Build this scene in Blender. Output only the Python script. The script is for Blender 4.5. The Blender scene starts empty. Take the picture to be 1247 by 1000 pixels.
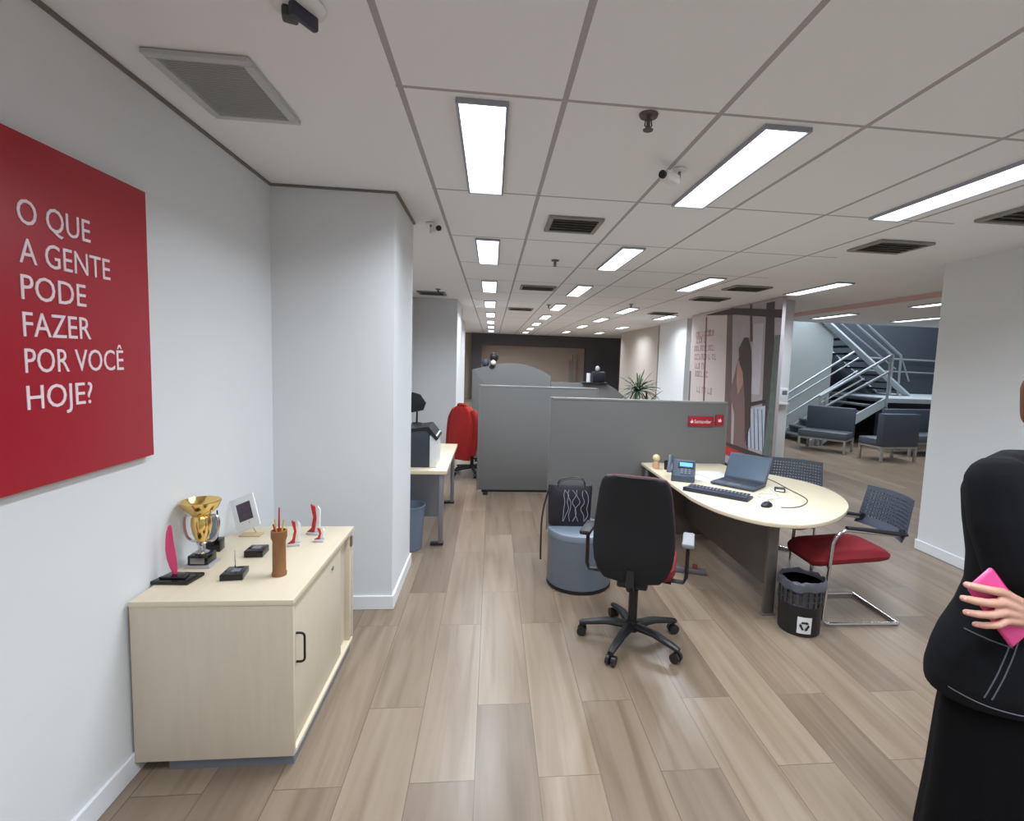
import bpy, bmesh, math, random
from mathutils import Vector, Matrix
random.seed(7)
S = bpy.context.scene
COL = S.collection
PI = math.pi
V = Vector

# ------------------------------------------------------------------ camera
EYE = V((0, 0, 1.72))
PITCH, YAW, ROLL = -.0886435, -.102861, -.034612
cz, sz = math.cos(YAW), math.sin(YAW)
cx, sx = math.cos(PITCH), math.sin(PITCH)
cr, sr = math.cos(ROLL), math.sin(ROLL)
Rz = Matrix(((cz, -sz, 0), (sz, cz, 0), (0, 0, 1)))
Rx = Matrix(((1, 0, 0), (0, cx, -sx), (0, sx, cx)))
Ry = Matrix(((cr, 0, sr), (0, 1, 0), (-sr, 0, cr)))
MW = Rz @ Rx @ Ry                                   # columns: right, forward, up
cam = bpy.data.cameras.new('camera')
co = bpy.data.objects.new('camera', cam)
COL.objects.link(co)
r_, f_, u_ = MW.col[0], MW.col[1], MW.col[2]
M4 = Matrix((r_, u_, -f_)).transposed().to_4x4()
M4.translation = EYE
co.matrix_world = M4
cam.sensor_fit = 'HORIZONTAL'
cam.sensor_width = 36
cam.lens = 36 * 623.32 / 1247
cam.shift_x = (623.5 - 662) / 1247
cam.shift_y = (494 - 500) / 1247
cam.clip_start = .05
S.camera = co

# ------------------------------------------------------------------ light level
S.view_settings.view_transform = 'Standard'
S.view_settings.look = 'None'
S.view_settings.gamma = 1
S.view_settings.use_curve_mapping = False
S.view_settings.exposure = 0.0
W = bpy.data.worlds.new('world')
S.world = W
W.use_nodes = True
W.node_tree.nodes['Background'].inputs[0].default_value = (.8, .85, 1, 1)
W.node_tree.nodes['Background'].inputs[1].default_value = .15
LAMP_W = 26.0            # each ceiling fixture's tubes
LAMP_COL = (.81, .91, 1.0)
LAMP_SPREAD = math.radians(146)

# ------------------------------------------------------------------ materials
def s2l(c):
    return tuple(((x / 12.92) if x <= .04045 else ((x + .055) / 1.055) ** 2.4) for x in c)
MATS = {}
def mat(name, rgb, rough=.6, metal=0, var=.06, scale=18, stretch=(1, 1, 1), bump=0, emit=None, spec=.5, alpha=None, trans=0):
    """rgb is sRGB 0..1; a soft procedural variation keeps every surface from being flat"""
    if name in MATS: return MATS[name]
    m = bpy.data.materials.new(name)
    m.use_nodes = True
    nt = m.node_tree
    b = nt.nodes['Principled BSDF']
    b.inputs['Roughness'].default_value = rough
    b.inputs['Metallic'].default_value = metal
    b.inputs['Specular IOR Level'].default_value = spec
    if trans: b.inputs['Transmission Weight'].default_value = trans
    c = s2l(rgb)
    tc = nt.nodes.new('ShaderNodeTexCoord')
    mp = nt.nodes.new('ShaderNodeMapping')
    mp.inputs['Scale'].default_value = stretch
    nz = nt.nodes.new('ShaderNodeTexNoise')
    nz.inputs['Scale'].default_value = scale
    nz.inputs['Detail'].default_value = 4
    mx = nt.nodes.new('ShaderNodeMix'); mx.data_type = 'RGBA'
    mx.inputs[6].default_value = tuple(x * (1 - var) for x in c) + (1,)
    mx.inputs[7].default_value = tuple(min(1, x * (1 + var)) for x in c) + (1,)
    L = nt.links.new
    L(tc.outputs['Object'], mp.inputs[0]); L(mp.outputs[0], nz.inputs['Vector'])
    L(nz.outputs[0], mx.inputs[0]); L(mx.outputs[2], b.inputs['Base Color'])
    if bump:
        bp = nt.nodes.new('ShaderNodeBump'); bp.inputs['Strength'].default_value = bump
        bp.inputs['Distance'].default_value = .002
        L(nz.outputs[0], bp.inputs['Height']); L(bp.outputs[0], b.inputs['Normal'])
    if emit:
        b.inputs['Emission Color'].default_value = s2l(emit[0]) + (1,)
        b.inputs['Emission Strength'].default_value = emit[1]
    MATS[name] = m
    return m

def floor_material():
    m = bpy.data.materials.new('wood_look_tiles'); m.use_nodes = True
    nt = m.node_tree; b = nt.nodes['Principled BSDF']; L = nt.links.new
    tc = nt.nodes.new('ShaderNodeTexCoord')
    mp = nt.nodes.new('ShaderNodeMapping')
    mp.inputs['Rotation'].default_value = (0, 0, PI / 2)
    mp.inputs['Location'].default_value = (-.52, .028, 0)
    br = nt.nodes.new('ShaderNodeTexBrick')
    br.offset = .37; br.offset_frequency = 2; br.squash = 1
    br.inputs['Scale'].default_value = 1
    br.inputs['Brick Width'].default_value = 1.24
    br.inputs['Row Height'].default_value = .262
    br.inputs['Mortar Size'].default_value = .0022
    br.inputs['Mortar Smooth'].default_value = .3
    br.inputs['Color1'].default_value = s2l((.50, .435, .375)) + (1,)
    br.inputs['Color2'].default_value = s2l((.595, .525, .455)) + (1,)
    br.inputs['Mortar'].default_value = s2l((.43, .365, .30)) + (1,)
    L(tc.outputs['Object'], mp.inputs[0]); L(mp.outputs[0], br.inputs['Vector'])
    # long streaks of grain, offset per plank by the plank's own tone
    mp2 = nt.nodes.new('ShaderNodeMapping'); mp2.inputs['Scale'].default_value = (9, .55, 1)
    addv = nt.nodes.new('ShaderNodeVectorMath'); addv.operation = 'ADD'
    sc = nt.nodes.new('ShaderNodeVectorMath'); sc.operation = 'SCALE'; sc.inputs['Scale'].default_value = 37
    L(br.outputs['Color'], sc.inputs[0]); L(tc.outputs['Object'], addv.inputs[0]); L(sc.outputs[0], addv.inputs[1])
    L(addv.outputs[0], mp2.inputs[0])
    nz = nt.nodes.new('ShaderNodeTexNoise'); nz.inputs['Scale'].default_value = 1.6; nz.inputs['Detail'].default_value = 6
    nz.inputs['Distortion'].default_value = .6
    L(mp2.outputs[0], nz.inputs['Vector'])
    cr_ = nt.nodes.new('ShaderNodeValToRGB')
    cr_.color_ramp.elements[0].position = .3; cr_.color_ramp.elements[0].color = (.66, .61, .56, 1)
    cr_.color_ramp.elements[1].position = .72; cr_.color_ramp.elements[1].color = (1.0, 1.0, 1.0, 1)
    e = cr_.color_ramp.elements.new(.5); e.color = (.87, .84, .81, 1)
    L(nz.outputs[0], cr_.inputs[0])
    mx = nt.nodes.new('ShaderNodeMix'); mx.data_type = 'RGBA'; mx.blend_type = 'MULTIPLY'
    mx.inputs[0].default_value = 1
    L(br.outputs['Color'], mx.inputs[6]); L(cr_.outputs[0], mx.inputs[7])
    L(mx.outputs[2], b.inputs['Base Color'])
    b.inputs['Roughness'].default_value = .30
    b.inputs['Specular IOR Level'].default_value = .5
    bp = nt.nodes.new('ShaderNodeBump'); bp.inputs['Strength'].default_value = .25; bp.inputs['Distance'].default_value = .002
    inv = nt.nodes.new('ShaderNodeMath'); inv.operation = 'SUBTRACT'; inv.inputs[0].default_value = 1
    L(br.outputs['Fac'], inv.inputs[1]); L(inv.outputs[0], bp.inputs['Height']); L(bp.outputs[0], b.inputs['Normal'])
    return m

def ceiling_material():
    """mineral tiles 0.6425 x 1.2 m in a grey T-grid; plain plaster left of the grid"""
    m = bpy.data.materials.new('ceiling_tiles'); m.use_nodes = True
    nt = m.node_tree; b = nt.nodes['Principled BSDF']; L = nt.links.new
    tc = nt.nodes.new('ShaderNodeTexCoord'); sp = nt.nodes.new('ShaderNodeSeparateXYZ')
    L(tc.outputs['Object'], sp.inputs[0])
    def math_(op, a, bb=None, clamp=False):
        n = nt.nodes.new('ShaderNodeMath'); n.operation = op; n.use_clamp = clamp
        for i, v in enumerate((a, bb)):
            if v is None: continue
            if isinstance(v, (int, float)): n.inputs[i].default_value = v
            else: L(v, n.inputs[i])
        return n.outputs[0]
    def line(coord, off, pitch, half):
        t = math_('DIVIDE', math_('SUBTRACT', coord, off), pitch)
        fr = math_('ABSOLUTE', math_('SUBTRACT', t, math_('ROUND', t)))
        return math_('LESS_THAN', fr, half / pitch)
    lx = line(sp.outputs[0], -.38, .6425, .012)
    ly = line(sp.outputs[1], 2.118, 1.2, .010)
    any_ = math_('MAXIMUM', lx, ly)
    ins = math_('MULTIPLY', math_('GREATER_THAN', sp.outputs[0], -.395), math_('LESS_THAN', sp.outputs[0], 3.13))
    g = math_('MULTIPLY', any_, ins)
    nz = nt.nodes.new('ShaderNodeTexNoise'); nz.inputs['Scale'].default_value = 90
    L(tc.outputs['Object'], nz.inputs['Vector'])
    mx = nt.nodes.new('ShaderNodeMix'); mx.data_type = 'RGBA'
    mx.inputs[6].default_value = s2l((.925, .925, .93)) + (1,)
    mx.inputs[7].default_value = s2l((.68, .66, .66)) + (1,)
    L(g, mx.inputs[0]); L(mx.outputs[2], b.inputs['Base Color'])
    b.inputs['Roughness'].default_value = .95
    bp = nt.nodes.new('ShaderNodeBump'); bp.inputs['Strength'].default_value = .08; bp.inputs['Distance'].default_value = .002
    L(nz.outputs[0], bp.inputs['Height']); L(bp.outputs[0], b.inputs['Normal'])
    return m

M_WALL = mat('wall_paint', (.86, .865, .87), .75, var=.015, scale=3)
M_BASE = mat('baseboard_white', (.9, .9, .91), .4, var=.01)
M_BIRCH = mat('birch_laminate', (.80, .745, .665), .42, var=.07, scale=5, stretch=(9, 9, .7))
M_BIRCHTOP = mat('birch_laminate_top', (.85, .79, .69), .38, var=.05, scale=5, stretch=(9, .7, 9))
M_DESKTOP = mat('desk_laminate', (.87, .81, .70), .35, var=.04, scale=4, stretch=(7, .8, 7))
M_DKWOOD = mat('dark_laminate', (.36, .33, .31), .5, var=.06, scale=5, stretch=(8, 8, .7))
M_GREYMETAL = mat('grey_metal', (.55, .55, .57), .4, metal=.6, var=.03)
M_CHROME = mat('chrome', (.82, .82, .84), .16, metal=1, var=.02)
M_BLACK = mat('black_plastic', (.10, .10, .11), .45, var=.1)
M_BLKFAB = mat('black_fabric', (.085, .085, .095), .9, var=.18, scale=220, bump=.15)
M_RED = mat('red_fabric', (.50, .08, .12), .85, var=.12, scale=200, bump=.2)
M_REDPAINT = mat('red_sign_board', (.66, .06, .15), .45, var=.03, scale=4)
M_PANEL = mat('grey_panel_fabric', (.46, .455, .45), .9, var=.06, scale=260, bump=.15)
M_PANELTRIM = mat('panel_trim', (.60, .60, .60), .45, metal=.4, var=.03)
M_NAVY = mat('slate_blue_plastic', (.25, .275, .33), .55, var=.06)
M_WHITE = mat('white_plastic', (.9, .9, .9), .4, var=.02)
M_GOLD = mat('gold', (.93, .80, .50), .16, metal=1, var=.04)
M_PINK = mat('pink_acrylic', (.86, .25, .45), .25, var=.06)
M_DARKGLASS = mat('black_acrylic', (.07, .07, .08), .15, var=.05)
M_SLATE = mat('blue_grey_vinyl', (.40, .43, .47), .42, var=.05, scale=30)
M_OFFWHITE_TXT = mat('white_lettering', (.95, .88, .90), .5, var=.01)

# ------------------------------------------------------------------ mesh builder
class MB:
    def __init__(s): s.bm = bmesh.new()
    def _face(s, vs):
        try: s.bm.faces.new(vs)
        except ValueError: pass
    def box(s, x0, x1, y0, y1, z0, z1, bev=0, M=None, seg=2):
        bm = bmesh.new()
        bmesh.ops.create_cube(bm, size=1)
        bmesh.ops.scale(bm, vec=(x1 - x0, y1 - y0, z1 - z0), verts=bm.verts)
        bmesh.ops.translate(bm, vec=((x0 + x1) / 2, (y0 + y1) / 2, (z0 + z1) / 2), verts=bm.verts)
        if bev: bmesh.ops.bevel(bm, geom=bm.edges[:], offset=bev, segments=seg, profile=.5, affect='EDGES')
        return s._merge(bm, M)
    def _merge(s, bm, M=None):
        if M is not None: bmesh.ops.transform(bm, matrix=M, verts=bm.verts)
        me = bpy.data.meshes.new('tmp'); bm.to_mesh(me); bm.free()
        s.bm.from_mesh(me); bpy.data.meshes.remove(me)
        return s
    def loft(s, rings, cap=True, closed=True):
        vr = [[s.bm.verts.new(p) for p in r] for r in rings]
        n = len(rings[0])
        for a, b in zip(vr, vr[1:]):
            for i in range(n if closed else n - 1):
                j = (i + 1) % n
                s._face((a[i], a[j], b[j], b[i]))
        if cap and closed:
            s._face(vr[0][::-1]); s._face(vr[-1])
        return s
    def tube(s, pts, r, n=10, cap=True, flat=1.0):
        pts = [V(p) for p in pts]
        rs = list(r) if isinstance(r, (list, tuple)) else [r] * len(pts)
        if len(rs) != len(pts):
            src = rs; rs = []
            for i in range(len(pts)):
                q = i * (len(src) - 1) / (len(pts) - 1); k = min(int(q), len(src) - 2)
                rs.append(src[k] + (src[k + 1] - src[k]) * (q - k))
        rings = []; up = None
        for i, p in enumerate(pts):
            a = pts[max(i - 1, 0)]; b = pts[min(i + 1, len(pts) - 1)]
            t = (b - a).normalized()
            if up is None:
                up = V((0, 0, 1)) if abs(t.z) < .9 else V((1, 0, 0))
            sd = t.cross(up).normalized(); up = sd.cross(t).normalized()
            rings.append([p + (sd * math.cos(k * 2 * PI / n) + up * flat * math.sin(k * 2 * PI / n)) * rs[i] for k in range(n)])
        return s.loft(rings, cap)
    def cyl(s, p0, p1, r0, r1=None, n=20):
        return s.tube([p0, p1], [r0, r0 if r1 is None else r1], n)
    def lathe(s, prof, c=(0, 0, 0), n=32, sy=1.0):
        rings = [[(c[0] + r * math.cos(k * 2 * PI / n), c[1] + sy * r * math.sin(k * 2 * PI / n), c[2] + z) for k in range(n)] for r, z in prof]
        return s.loft(rings)
    def prism(s, poly, z0, z1, bev=0, M=None):
        bm = bmesh.new()
        a = [bm.verts.new((p[0], p[1], z0)) for p in poly]; b = [bm.verts.new((p[0], p[1], z1)) for p in poly]
        n = len(poly)
        bm.faces.new(a[::-1]); bm.faces.new(b)
        for i in range(n): bm.faces.new((a[i], a[(i + 1) % n], b[(i + 1) % n], b[i]))
        bmesh.ops.recalc_face_normals(bm, faces=bm.faces)
        if bev:
            ed = [e for e in bm.edges if abs(e.verts[0].co.z - e.verts[1].co.z) < 1e-6]
            bmesh.ops.bevel(bm, geom=ed, offset=bev, segments=2, profile=.5, affect='EDGES')
        return s._merge(bm, M)
    def ball(s, c, r, sc=(1, 1, 1), u=16, v=10, M=None):
        bm = bmesh.new(); bmesh.ops.create_uvsphere(bm, u_segments=u, v_segments=v, radius=r)
        bmesh.ops.scale(bm, vec=sc, verts=bm.verts)
        if M is not None: bmesh.ops.transform(bm, matrix=M, verts=bm.verts)
        bmesh.ops.translate(bm, vec=c, verts=bm.verts)
        return s._merge(bm)
    def capsule(s, p0, p1, r0, r1, n=14, sq=1.0, side=None):
        """tapered limb with round ends; sq flattens it across `side`"""
        p0, p1 = V(p0), V(p1); t = (p1 - p0); ln = t.length
        t = t / ln if ln else V((0, 0, 1))
        a = side or (V((0, 0, 1)) if abs(t.z) < .9 else V((1, 0, 0)))
        sd = t.cross(a).normalized(); up = sd.cross(t).normalized()
        rings = []
        for k in range(1, 5): th = PI / 2 * (1 - k / 4); rings.append((p0 - t * r0 * math.sin(th), r0 * math.cos(th)))
        for k in range(0, 4): th = PI / 2 * k / 4; rings.append((p1 + t * r1 * math.sin(th), r1 * math.cos(th)))
        return s.loft([[c + (sd * math.cos(j * 2 * PI / n) + up * sq * math.sin(j * 2 * PI / n)) * r for j in range(n)] for c, r in rings])
    def build(s, name, m, parent=None, ang=35, smooth=True):
        bmesh.ops.recalc_face_normals(s.bm, faces=s.bm.faces)
        me = bpy.data.meshes.new(name); s.bm.to_mesh(me); s.bm.free()
        me.materials.append(m)
        if smooth:
            me.polygons.foreach_set('use_smooth', [True] * len(me.polygons))
            me.set_sharp_from_angle(angle=math.radians(ang))
        o = bpy.data.objects.new(name, me); COL.objects.link(o)
        if parent is not None: o.parent = parent
        return o
def smooth_path(pts, sub=6):
    pts = [V(p) for p in pts]; out = []
    for i in range(len(pts) - 1):
        p0 = pts[max(i - 1, 0)]; p1 = pts[i]; p2 = pts[i + 1]; p3 = pts[min(i + 2, len(pts) - 1)]
        for k in range(sub):
            t = k / sub
            out.append(.5 * ((2 * p1) + (p2 - p0) * t + (2 * p0 - 5 * p1 + 4 * p2 - p3) * t * t + (3 * p1 - p0 - 3 * p2 + p3) * t ** 3))
    out.append(pts[-1]); return out
def fillet(pts, r, n=5):
    pts = [V(p) for p in pts]; out = [pts[0]]
    for a, b, c in zip(pts, pts[1:], pts[2:]):
        d0 = (a - b); d1 = (c - b); q = min(r, d0.length * .49, d1.length * .49)
        p = b + d0.normalized() * q; w = b + d1.normalized() * q
        for k in range(n + 1):
            t = k / n; out.append(p * (1 - t) ** 2 + b * 2 * t * (1 - t) + w * t * t)
    out.append(pts[-1]); return out
def T(loc=(0, 0, 0), rz=0, rx=0, ry=0):
    return Matrix.Translation(loc) @ Matrix.Rotation(rz, 4, 'Z') @ Matrix.Rotation(ry, 4, 'Y') @ Matrix.Rotation(rx, 4, 'X')
def thing(name, label, cat, loc=(0, 0, 0), rz=0, group=None):
    o = bpy.data.objects.new(name, None); COL.objects.link(o)
    o.empty_display_size = .1
    o.location = loc; o.rotation_euler = (0, 0, rz)
    return tag(o, label, cat, group)
def tag(o, label, cat, group=None):
    o['label'] = label; o['category'] = cat
    if group: o['group'] = group
    return o
def struct(o):
    o['kind'] = 'structure'; return o
def dup(root, loc, rz=0, label=None, group=None):
    r = root.copy(); COL.objects.link(r); r.location = loc; r.rotation_euler = (0, 0, rz)
    if label: r['label'] = label
    if group: r['group'] = group
    for ch in list(root.children):
        c = ch.copy(); COL.objects.link(c); c.parent = r
        for g in list(ch.children):
            d = g.copy(); COL.objects.link(d); d.parent = c
    return r
def bake(o):
    """apply an object's modifiers"""
    dg = bpy.context.evaluated_depsgraph_get()
    me = bpy.data.meshes.new_from_object(o.evaluated_get(dg))
    o.modifiers.clear(); o.data = me
    me.polygons.foreach_set('use_smooth', [True] * len(me.polygons))
    return o
def remesh(o, vox, it=4, fac=.5):
    r = o.modifiers.new('r', 'REMESH'); r.mode = 'VOXEL'; r.voxel_size = vox
    if it:
        k = o.modifiers.new('s', 'SMOOTH'); k.iterations = it; k.factor = fac
    return bake(o)
def text_mesh(name, body, m, M, size=.1, width=None, extrude=.001, parent=None, align='LEFT', ysc=1.0):
    cu = bpy.data.curves.new(name, 'FONT'); cu.body = body; cu.size = size; cu.extrude = extrude
    cu.align_x = align; cu.resolution_u = 3
    ob = bpy.data.objects.new(name, cu); COL.objects.link(ob)
    dg = bpy.context.evaluated_depsgraph_get()
    me = bpy.data.meshes.new_from_object(ob.evaluated_get(dg))
    bpy.data.objects.remove(ob)
    me.name = name
    if width:
        xs = [v.co.x for v in me.vertices]; k = width / (max(xs) - min(xs)); x0 = min(xs)
        for v in me.vertices: v.co.x = (v.co.x - (x0 if align == 'LEFT' else 0)) * k
    for v in me.vertices: v.co.y *= ysc
    me.transform(M)
    me.materials.clear(); me.materials.append(m)
    o = bpy.data.objects.new(name, me); COL.objects.link(o)
    if parent is not None: o.parent = parent
    return o

# ================================================================== SETTING
H = 2.75
WX = -1.395
struct(MB().box(-1.6, 16, -3.2, 22.2, -.12, 0).build('floor', floor_material()))
ceil_m = ceiling_material()
MBc = MB()
MBc.box(-1.6, 6.3, -3.2, 22.2, H, H + .15)
MBc.box(6.3, 16, -3.2, 10.55, H, H + .15)
struct(MBc.build('ceiling', ceil_m))
struct(MB().box(6.2, 16, 10.55, 14.2, 5.2, 5.3).build('ceiling', M_WALL))
struct(MB().box(WX - .2, WX, -3.2, 22.2, 0, H).build('wall_left', M_WALL))
M_JOINT = mat('shadow_gap', (.47, .44, .42), .8, var=.03)
struct(MB().box(WX, WX + .012, -3, 3.43, H - .015, H - .001).box(WX, -.625, 3.418, 3.43, H - .015, H - .001)
       .box(-.637, -.62, 3.43, 4.18, H - .015, H - .001).build('trim_1', M_JOINT))
struct(MB().box(WX, -.637, 3.43, 4.18, 0, H).build('wall_left_column', M_WALL))
struct(MB().box(WX, -.64, 9.4, 11.0, 0, H).build('wall_left_second_column', M_WALL))
struct(MB().box(WX, -.82, 14.0, 15.6, 0, H).build('wall_left_third_column', M_WALL))
struct(MB().box(-1.6, 16, -3.4, -3.2, 0, H).build('wall_back', M_WALL))
struct(MB().box(16, 16.2, -3.2, 14.2, 0, 5.2).build('wall_right', M_WALL))
struct(MB().box(4.20, 5.2, -3.2, 4.5, 0, H).build('wall_right_pillar', M_WALL))
M_FARBEIGE = mat('far_wall_beige', (.70, .64, .59), .8, var=.03, scale=2)
M_FARDARK = mat('far_dark_grey', (.33, .32, .34), .7, var=.04, scale=2)
struct(MB().box(-1.6, 16, 21.9, 22.1, 0, H).build('wall_far', M_FARBEIGE))
struct(MB().box(-.85, 5.4, 21.55, 21.9, 2.27, H).build('trim_2', M_FARDARK))
struct(MB().box(3.95, 5.4, 21.55, 21.9, 0, 2.27).build('trim_3', M_FARDARK))
struct(MB().box(-.85, -.45, 21.55, 21.9, 0, 2.27).build('trim_4', M_FARDARK))
struct(MB().box(3.45, 3.60, 21.75, 21.9, 0, 2.0).box(3.3, 3.45, 21.8, 21.9, .0, 1.75).build('trim_5', mat('far_frame', (.6, .56, .52), .7)))
M_BEIGEWALL = mat('beige_column_paint', (.74, .70, .66), .8, var=.02, scale=3)
struct(MB().box(4.4, 6.0, 13.4, 17.4, 0, H).build('wall_far_column', M_BEIGEWALL))
struct(MB().box(4.28, 5.6, 11.1, 12.95, 0, H).build('wall_white_column', M_WALL))
# stairwell walls
M_STAIRDARK = mat('slate_wall_paint', (.25, .275, .31), .7, var=.05, scale=2)
M_STAIRLIGHT = mat('pale_grey_wall_paint', (.72, .74, .74), .7, var=.03, scale=2)
struct(MB().box(6.1, 8.6, 12.28, 12.42, 0, 5.2).build('wall_stair_left', M_STAIRLIGHT))
struct(MB().box(6.1, 16, 13.5, 13.8, 0, 5.2).build('wall_stair_right', M_STAIRDARK))
struct(MB().box(6.1, 6.3, 10.55, 13.6, 0, 5.2).build('wall_stair_side', M_STAIRLIGHT))
struct(MB().box(6.3, 16, 10.56, 10.7, H, 5.2).build('wall_stair_front', M_WALL))
struct(MB().box(5.55, 5.95, 5.6, 10.5, H - .006, H - .001).build('trim_6', mat('ceiling_red_glow', (.86, .72, .71), .8)))  # reddish light on the ceiling, painted as a thin pinkish strip
# baseboards
def base_prof(name, boxes):
    m = MB()
    for b in boxes: m.box(*b, bev=.003, seg=1)
    return struct(m.build(name, M_BASE))
bh, bt = .095, .014
base_prof('baseboard_left', [(WX, WX + bt, -3.1, 3.43, 0, bh)])
base_prof('baseboard_column', [(WX + bt, -.637 + bt, 3.43 - bt, 3.43, 0, bh), (-.637, -.637 + bt, 3.43, 4.18, 0, bh), (-.9, -.637 + bt, 4.18, 4.18 + bt, 0, bh)])
base_prof('baseboard_alcove', [(WX, WX + bt, 4.2, 9.4, 0, bh), (WX + bt, -.64 + bt, 9.4 - bt, 9.4, 0, bh), (-.64, -.64 + bt, 9.4, 11, 0, bh)])
base_prof('baseboard_right', [(4.2 - bt, 4.2, -3.1, 4.5 + bt, 0, bh), (4.2, 5.2, 4.5, 4.5 + bt, 0, bh)])
# white square post beside the printed partition
struct(MB().box(4.35, 4.53, 7.42, 7.6, 0, H, bev=.004).build('wall_white_post', M_WALL))

# ================================================================== CEILING FIXTURES
M_FRAME = mat('fixture_frame', (.62, .64, .68), .45, metal=.3, var=.03)
M_DIFF = mat('lit_diffuser', (.95, .97, 1), .5, var=0, emit=((.96, .98, 1), 3.2))
M_LOUVRE = mat('fixture_louvre', (.85, .87, .9), .3, metal=.5)
def make_light(length=1.12, w=.19):
    r = thing('ceiling_light', '', 'ceiling light')
    h = w / 2; l = length / 2
    f = MB()
    f.box(-h - .012, -h, -l - .012, l + .012, -.006, .03).box(h, h + .012, -l - .012, l + .012, -.006, .03)
    f.box(-h, h, -l - .012, -l, -.006, .03).box(-h, h, l, l + .012, -.006, .03)
    f.build('frame', M_FRAME, r)
    MB().box(-h, h, -l, l, .0, .012).build('diffuser', M_DIFF, r)
    lt = bpy.data.lights.new('tube', 'AREA'); lt.shape = 'RECTANGLE'; lt.size = w * .9; lt.size_y = length * .95
    lt.energy = LAMP_W; lt.color = LAMP_COL; lt.spread = LAMP_SPREAD
    lo = bpy.data.objects.new('tube', lt); COL.objects.link(lo); lo.parent = r; lo.location = (0, 0, -.004)
    return r
ordn = ['first', 'second', 'third', 'fourth', 'fifth', 'sixth', 'seventh', 'eighth']
proto = make_light(); used = [False]
def put_light(x, yc, label, group):
    if not used[0]:
        used[0] = True; proto.location = (x, yc, H - .013); proto['label'] = label; proto['group'] = group; return proto
    return dup(proto, (x, yc, H - .013), 0, label, group)
for rx, rname in ((-.065, 'row beside the wall column'), (1.232, 'long row above the desk and cubicles')):
    for k in range(8):
        put_light(rx, 2.735 + 2.4 * k, 'strip light %s from the front in the %s' % (ordn[k], rname), 'strip lights in two long rows')
ys3 = [2.735, 6.42, 10.0, 12.4, 15.0, 18.2]
for k, y in enumerate(ys3):
    put_light(2.6, y, 'recessed strip light, %s from the front in the third row from the left' % ordn[k], 'strip lights in the third row')
for k, y in enumerate([6.28, 11.1, 14.8, 18.0]):
    put_light(3.75 if k else 4.1, y, 'recessed strip light, %s from the front in the row above the white post' % ordn[k], 'strip lights above the white post')
for k, (x, y) in enumerate([(6.52, 6.9), (6.46, 9.3), (8.12, 9.2), (8.3, 6.5), (11.2, 9.2), (11.2, 6)]):  # those hidden past the pillar are unseen, added to light that side
    put_light(x, y, ['strip light just left of the right pillar, nearer of the pair over the waiting area', 'strip light above the stair foot, left of the waiting-area lights',
                     'long strip light above the slate lounge seats near the pillar', 'added light over the waiting area hidden behind the right pillar',
                     'added unseen light far right over the waiting area beyond the pillar', 'added unseen light far right behind the pillar, toward the front'][k], 'waiting area strip lights')
for k, (x, y) in enumerate([(-.065, .335), (1.232, .335), (2.6, .335), (3.4, -1.9), (.6, -1.9)]):
    put_light(x, y, ['strip light overhead just behind the viewpoint, beside the left wall', 'strip light overhead just behind the viewpoint, second from the left wall',
                     'strip light overhead above the person in black', 'strip light near the back wall behind the person', 'strip light near the back wall behind the viewpoint'][k], 'strip lights behind the viewpoint')
# unseen lights added high in the stairwell to brighten the stairs
for k, (x, y) in enumerate([(7.6, 11.6), (9.0, 11.6), (9.0, 12.9), (10.6, 11.6), (10.6, 12.9)]):
    o = put_light(x, y, 'added light high in the stairwell, out of view, number %s from its left' % ordn[k], 'added stairwell lights')
    o.location.z = 5.18
    for c in o.children:
        if c.type == 'LIGHT':
            c.data = c.data.copy(); c.data.energy = LAMP_W * 2.2; c.data.spread = PI

M_VENT = mat('vent_grey', (.56, .55, .53), .6, var=.05)
M_VENTDARK = mat('vent_dark', (.42, .40, .39), .8, var=.05)
def vent(x, y, w, d, label, slats=6, name='ceiling_vent', fr=M_VENT, bk=M_VENTDARK, along='x'):
    r = thing(name, label, 'vent', (x, y, H - .02), 0, 'air vents in the ceiling')
    h, l = w / 2, d / 2; e = .035
    f = MB().box(-h, h, -l, -l + e, 0, .018, .003, seg=1).box(-h, h, l - e, l, 0, .018, .003, seg=1)
    f.box(-h, -h + e, -l + e, l - e, 0, .018).box(h - e, h, -l + e, l - e, 0, .018)
    f.build('frame', fr, r)
    MB().box(-h + e, h - e, -l + e, l - e, .014, .018).build('backing', bk, r)
    for k in range(slats):
        t = (k + .5) / slats
        m = MB()
        yy = -l + e + t * (d - 2 * e)
        m.box(-h + e, h - e, -.42 * (d - 2 * e) / slats, .42 * (d - 2 * e) / slats, -.001, .001, M=T((0, yy, .008), 0, .55 if slats < 20 else .3))
        m.build('slat', fr, r)
    return r
M_GRILLE = mat('return_grille_grey', (.74, .75, .75), .6, var=.03)
vent(-1.06, 2.25, .36, .50, 'square grey return-air grille in the plaster ceiling above the red poster', 34, 'return_air_grille', M_GRILLE, mat('grille_backing', (.62, .63, .63), .8))
vent(.58, 3.93, .40, .42, 'four-way air diffuser in the ceiling tile between the first two light rows', 5)
vent(3.22, 4.0, .46, .40, 'grey diffuser in the ceiling right of the third light row, near the pillar', 5)
vent(3.42, 3.0, .50, .42, 'dark diffuser at the right edge of the ceiling beyond the third strip light', 5)
vent(3.28, 6.5, .5, .42, 'diffuser in the ceiling between the third light row and the white post', 4)
vent(3.3, 7.7, .5, .42, 'diffuser in the ceiling just beyond the one left of the white post', 4)
vent(.62, 7.4, .5, .42, 'diffuser in the ceiling over the first grey cubicle', 4)
vent(-1.0, 8.6, .44, .42, 'diffuser in the ceiling in front of the second wall column', 4)
vent(.55, 10.6, .5, .42, 'far diffuser in the ceiling past the second cubicle panel', 4)
vent(3.4, 10.2, .5, .42, 'far diffuser in the ceiling left of the white column', 4)

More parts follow.
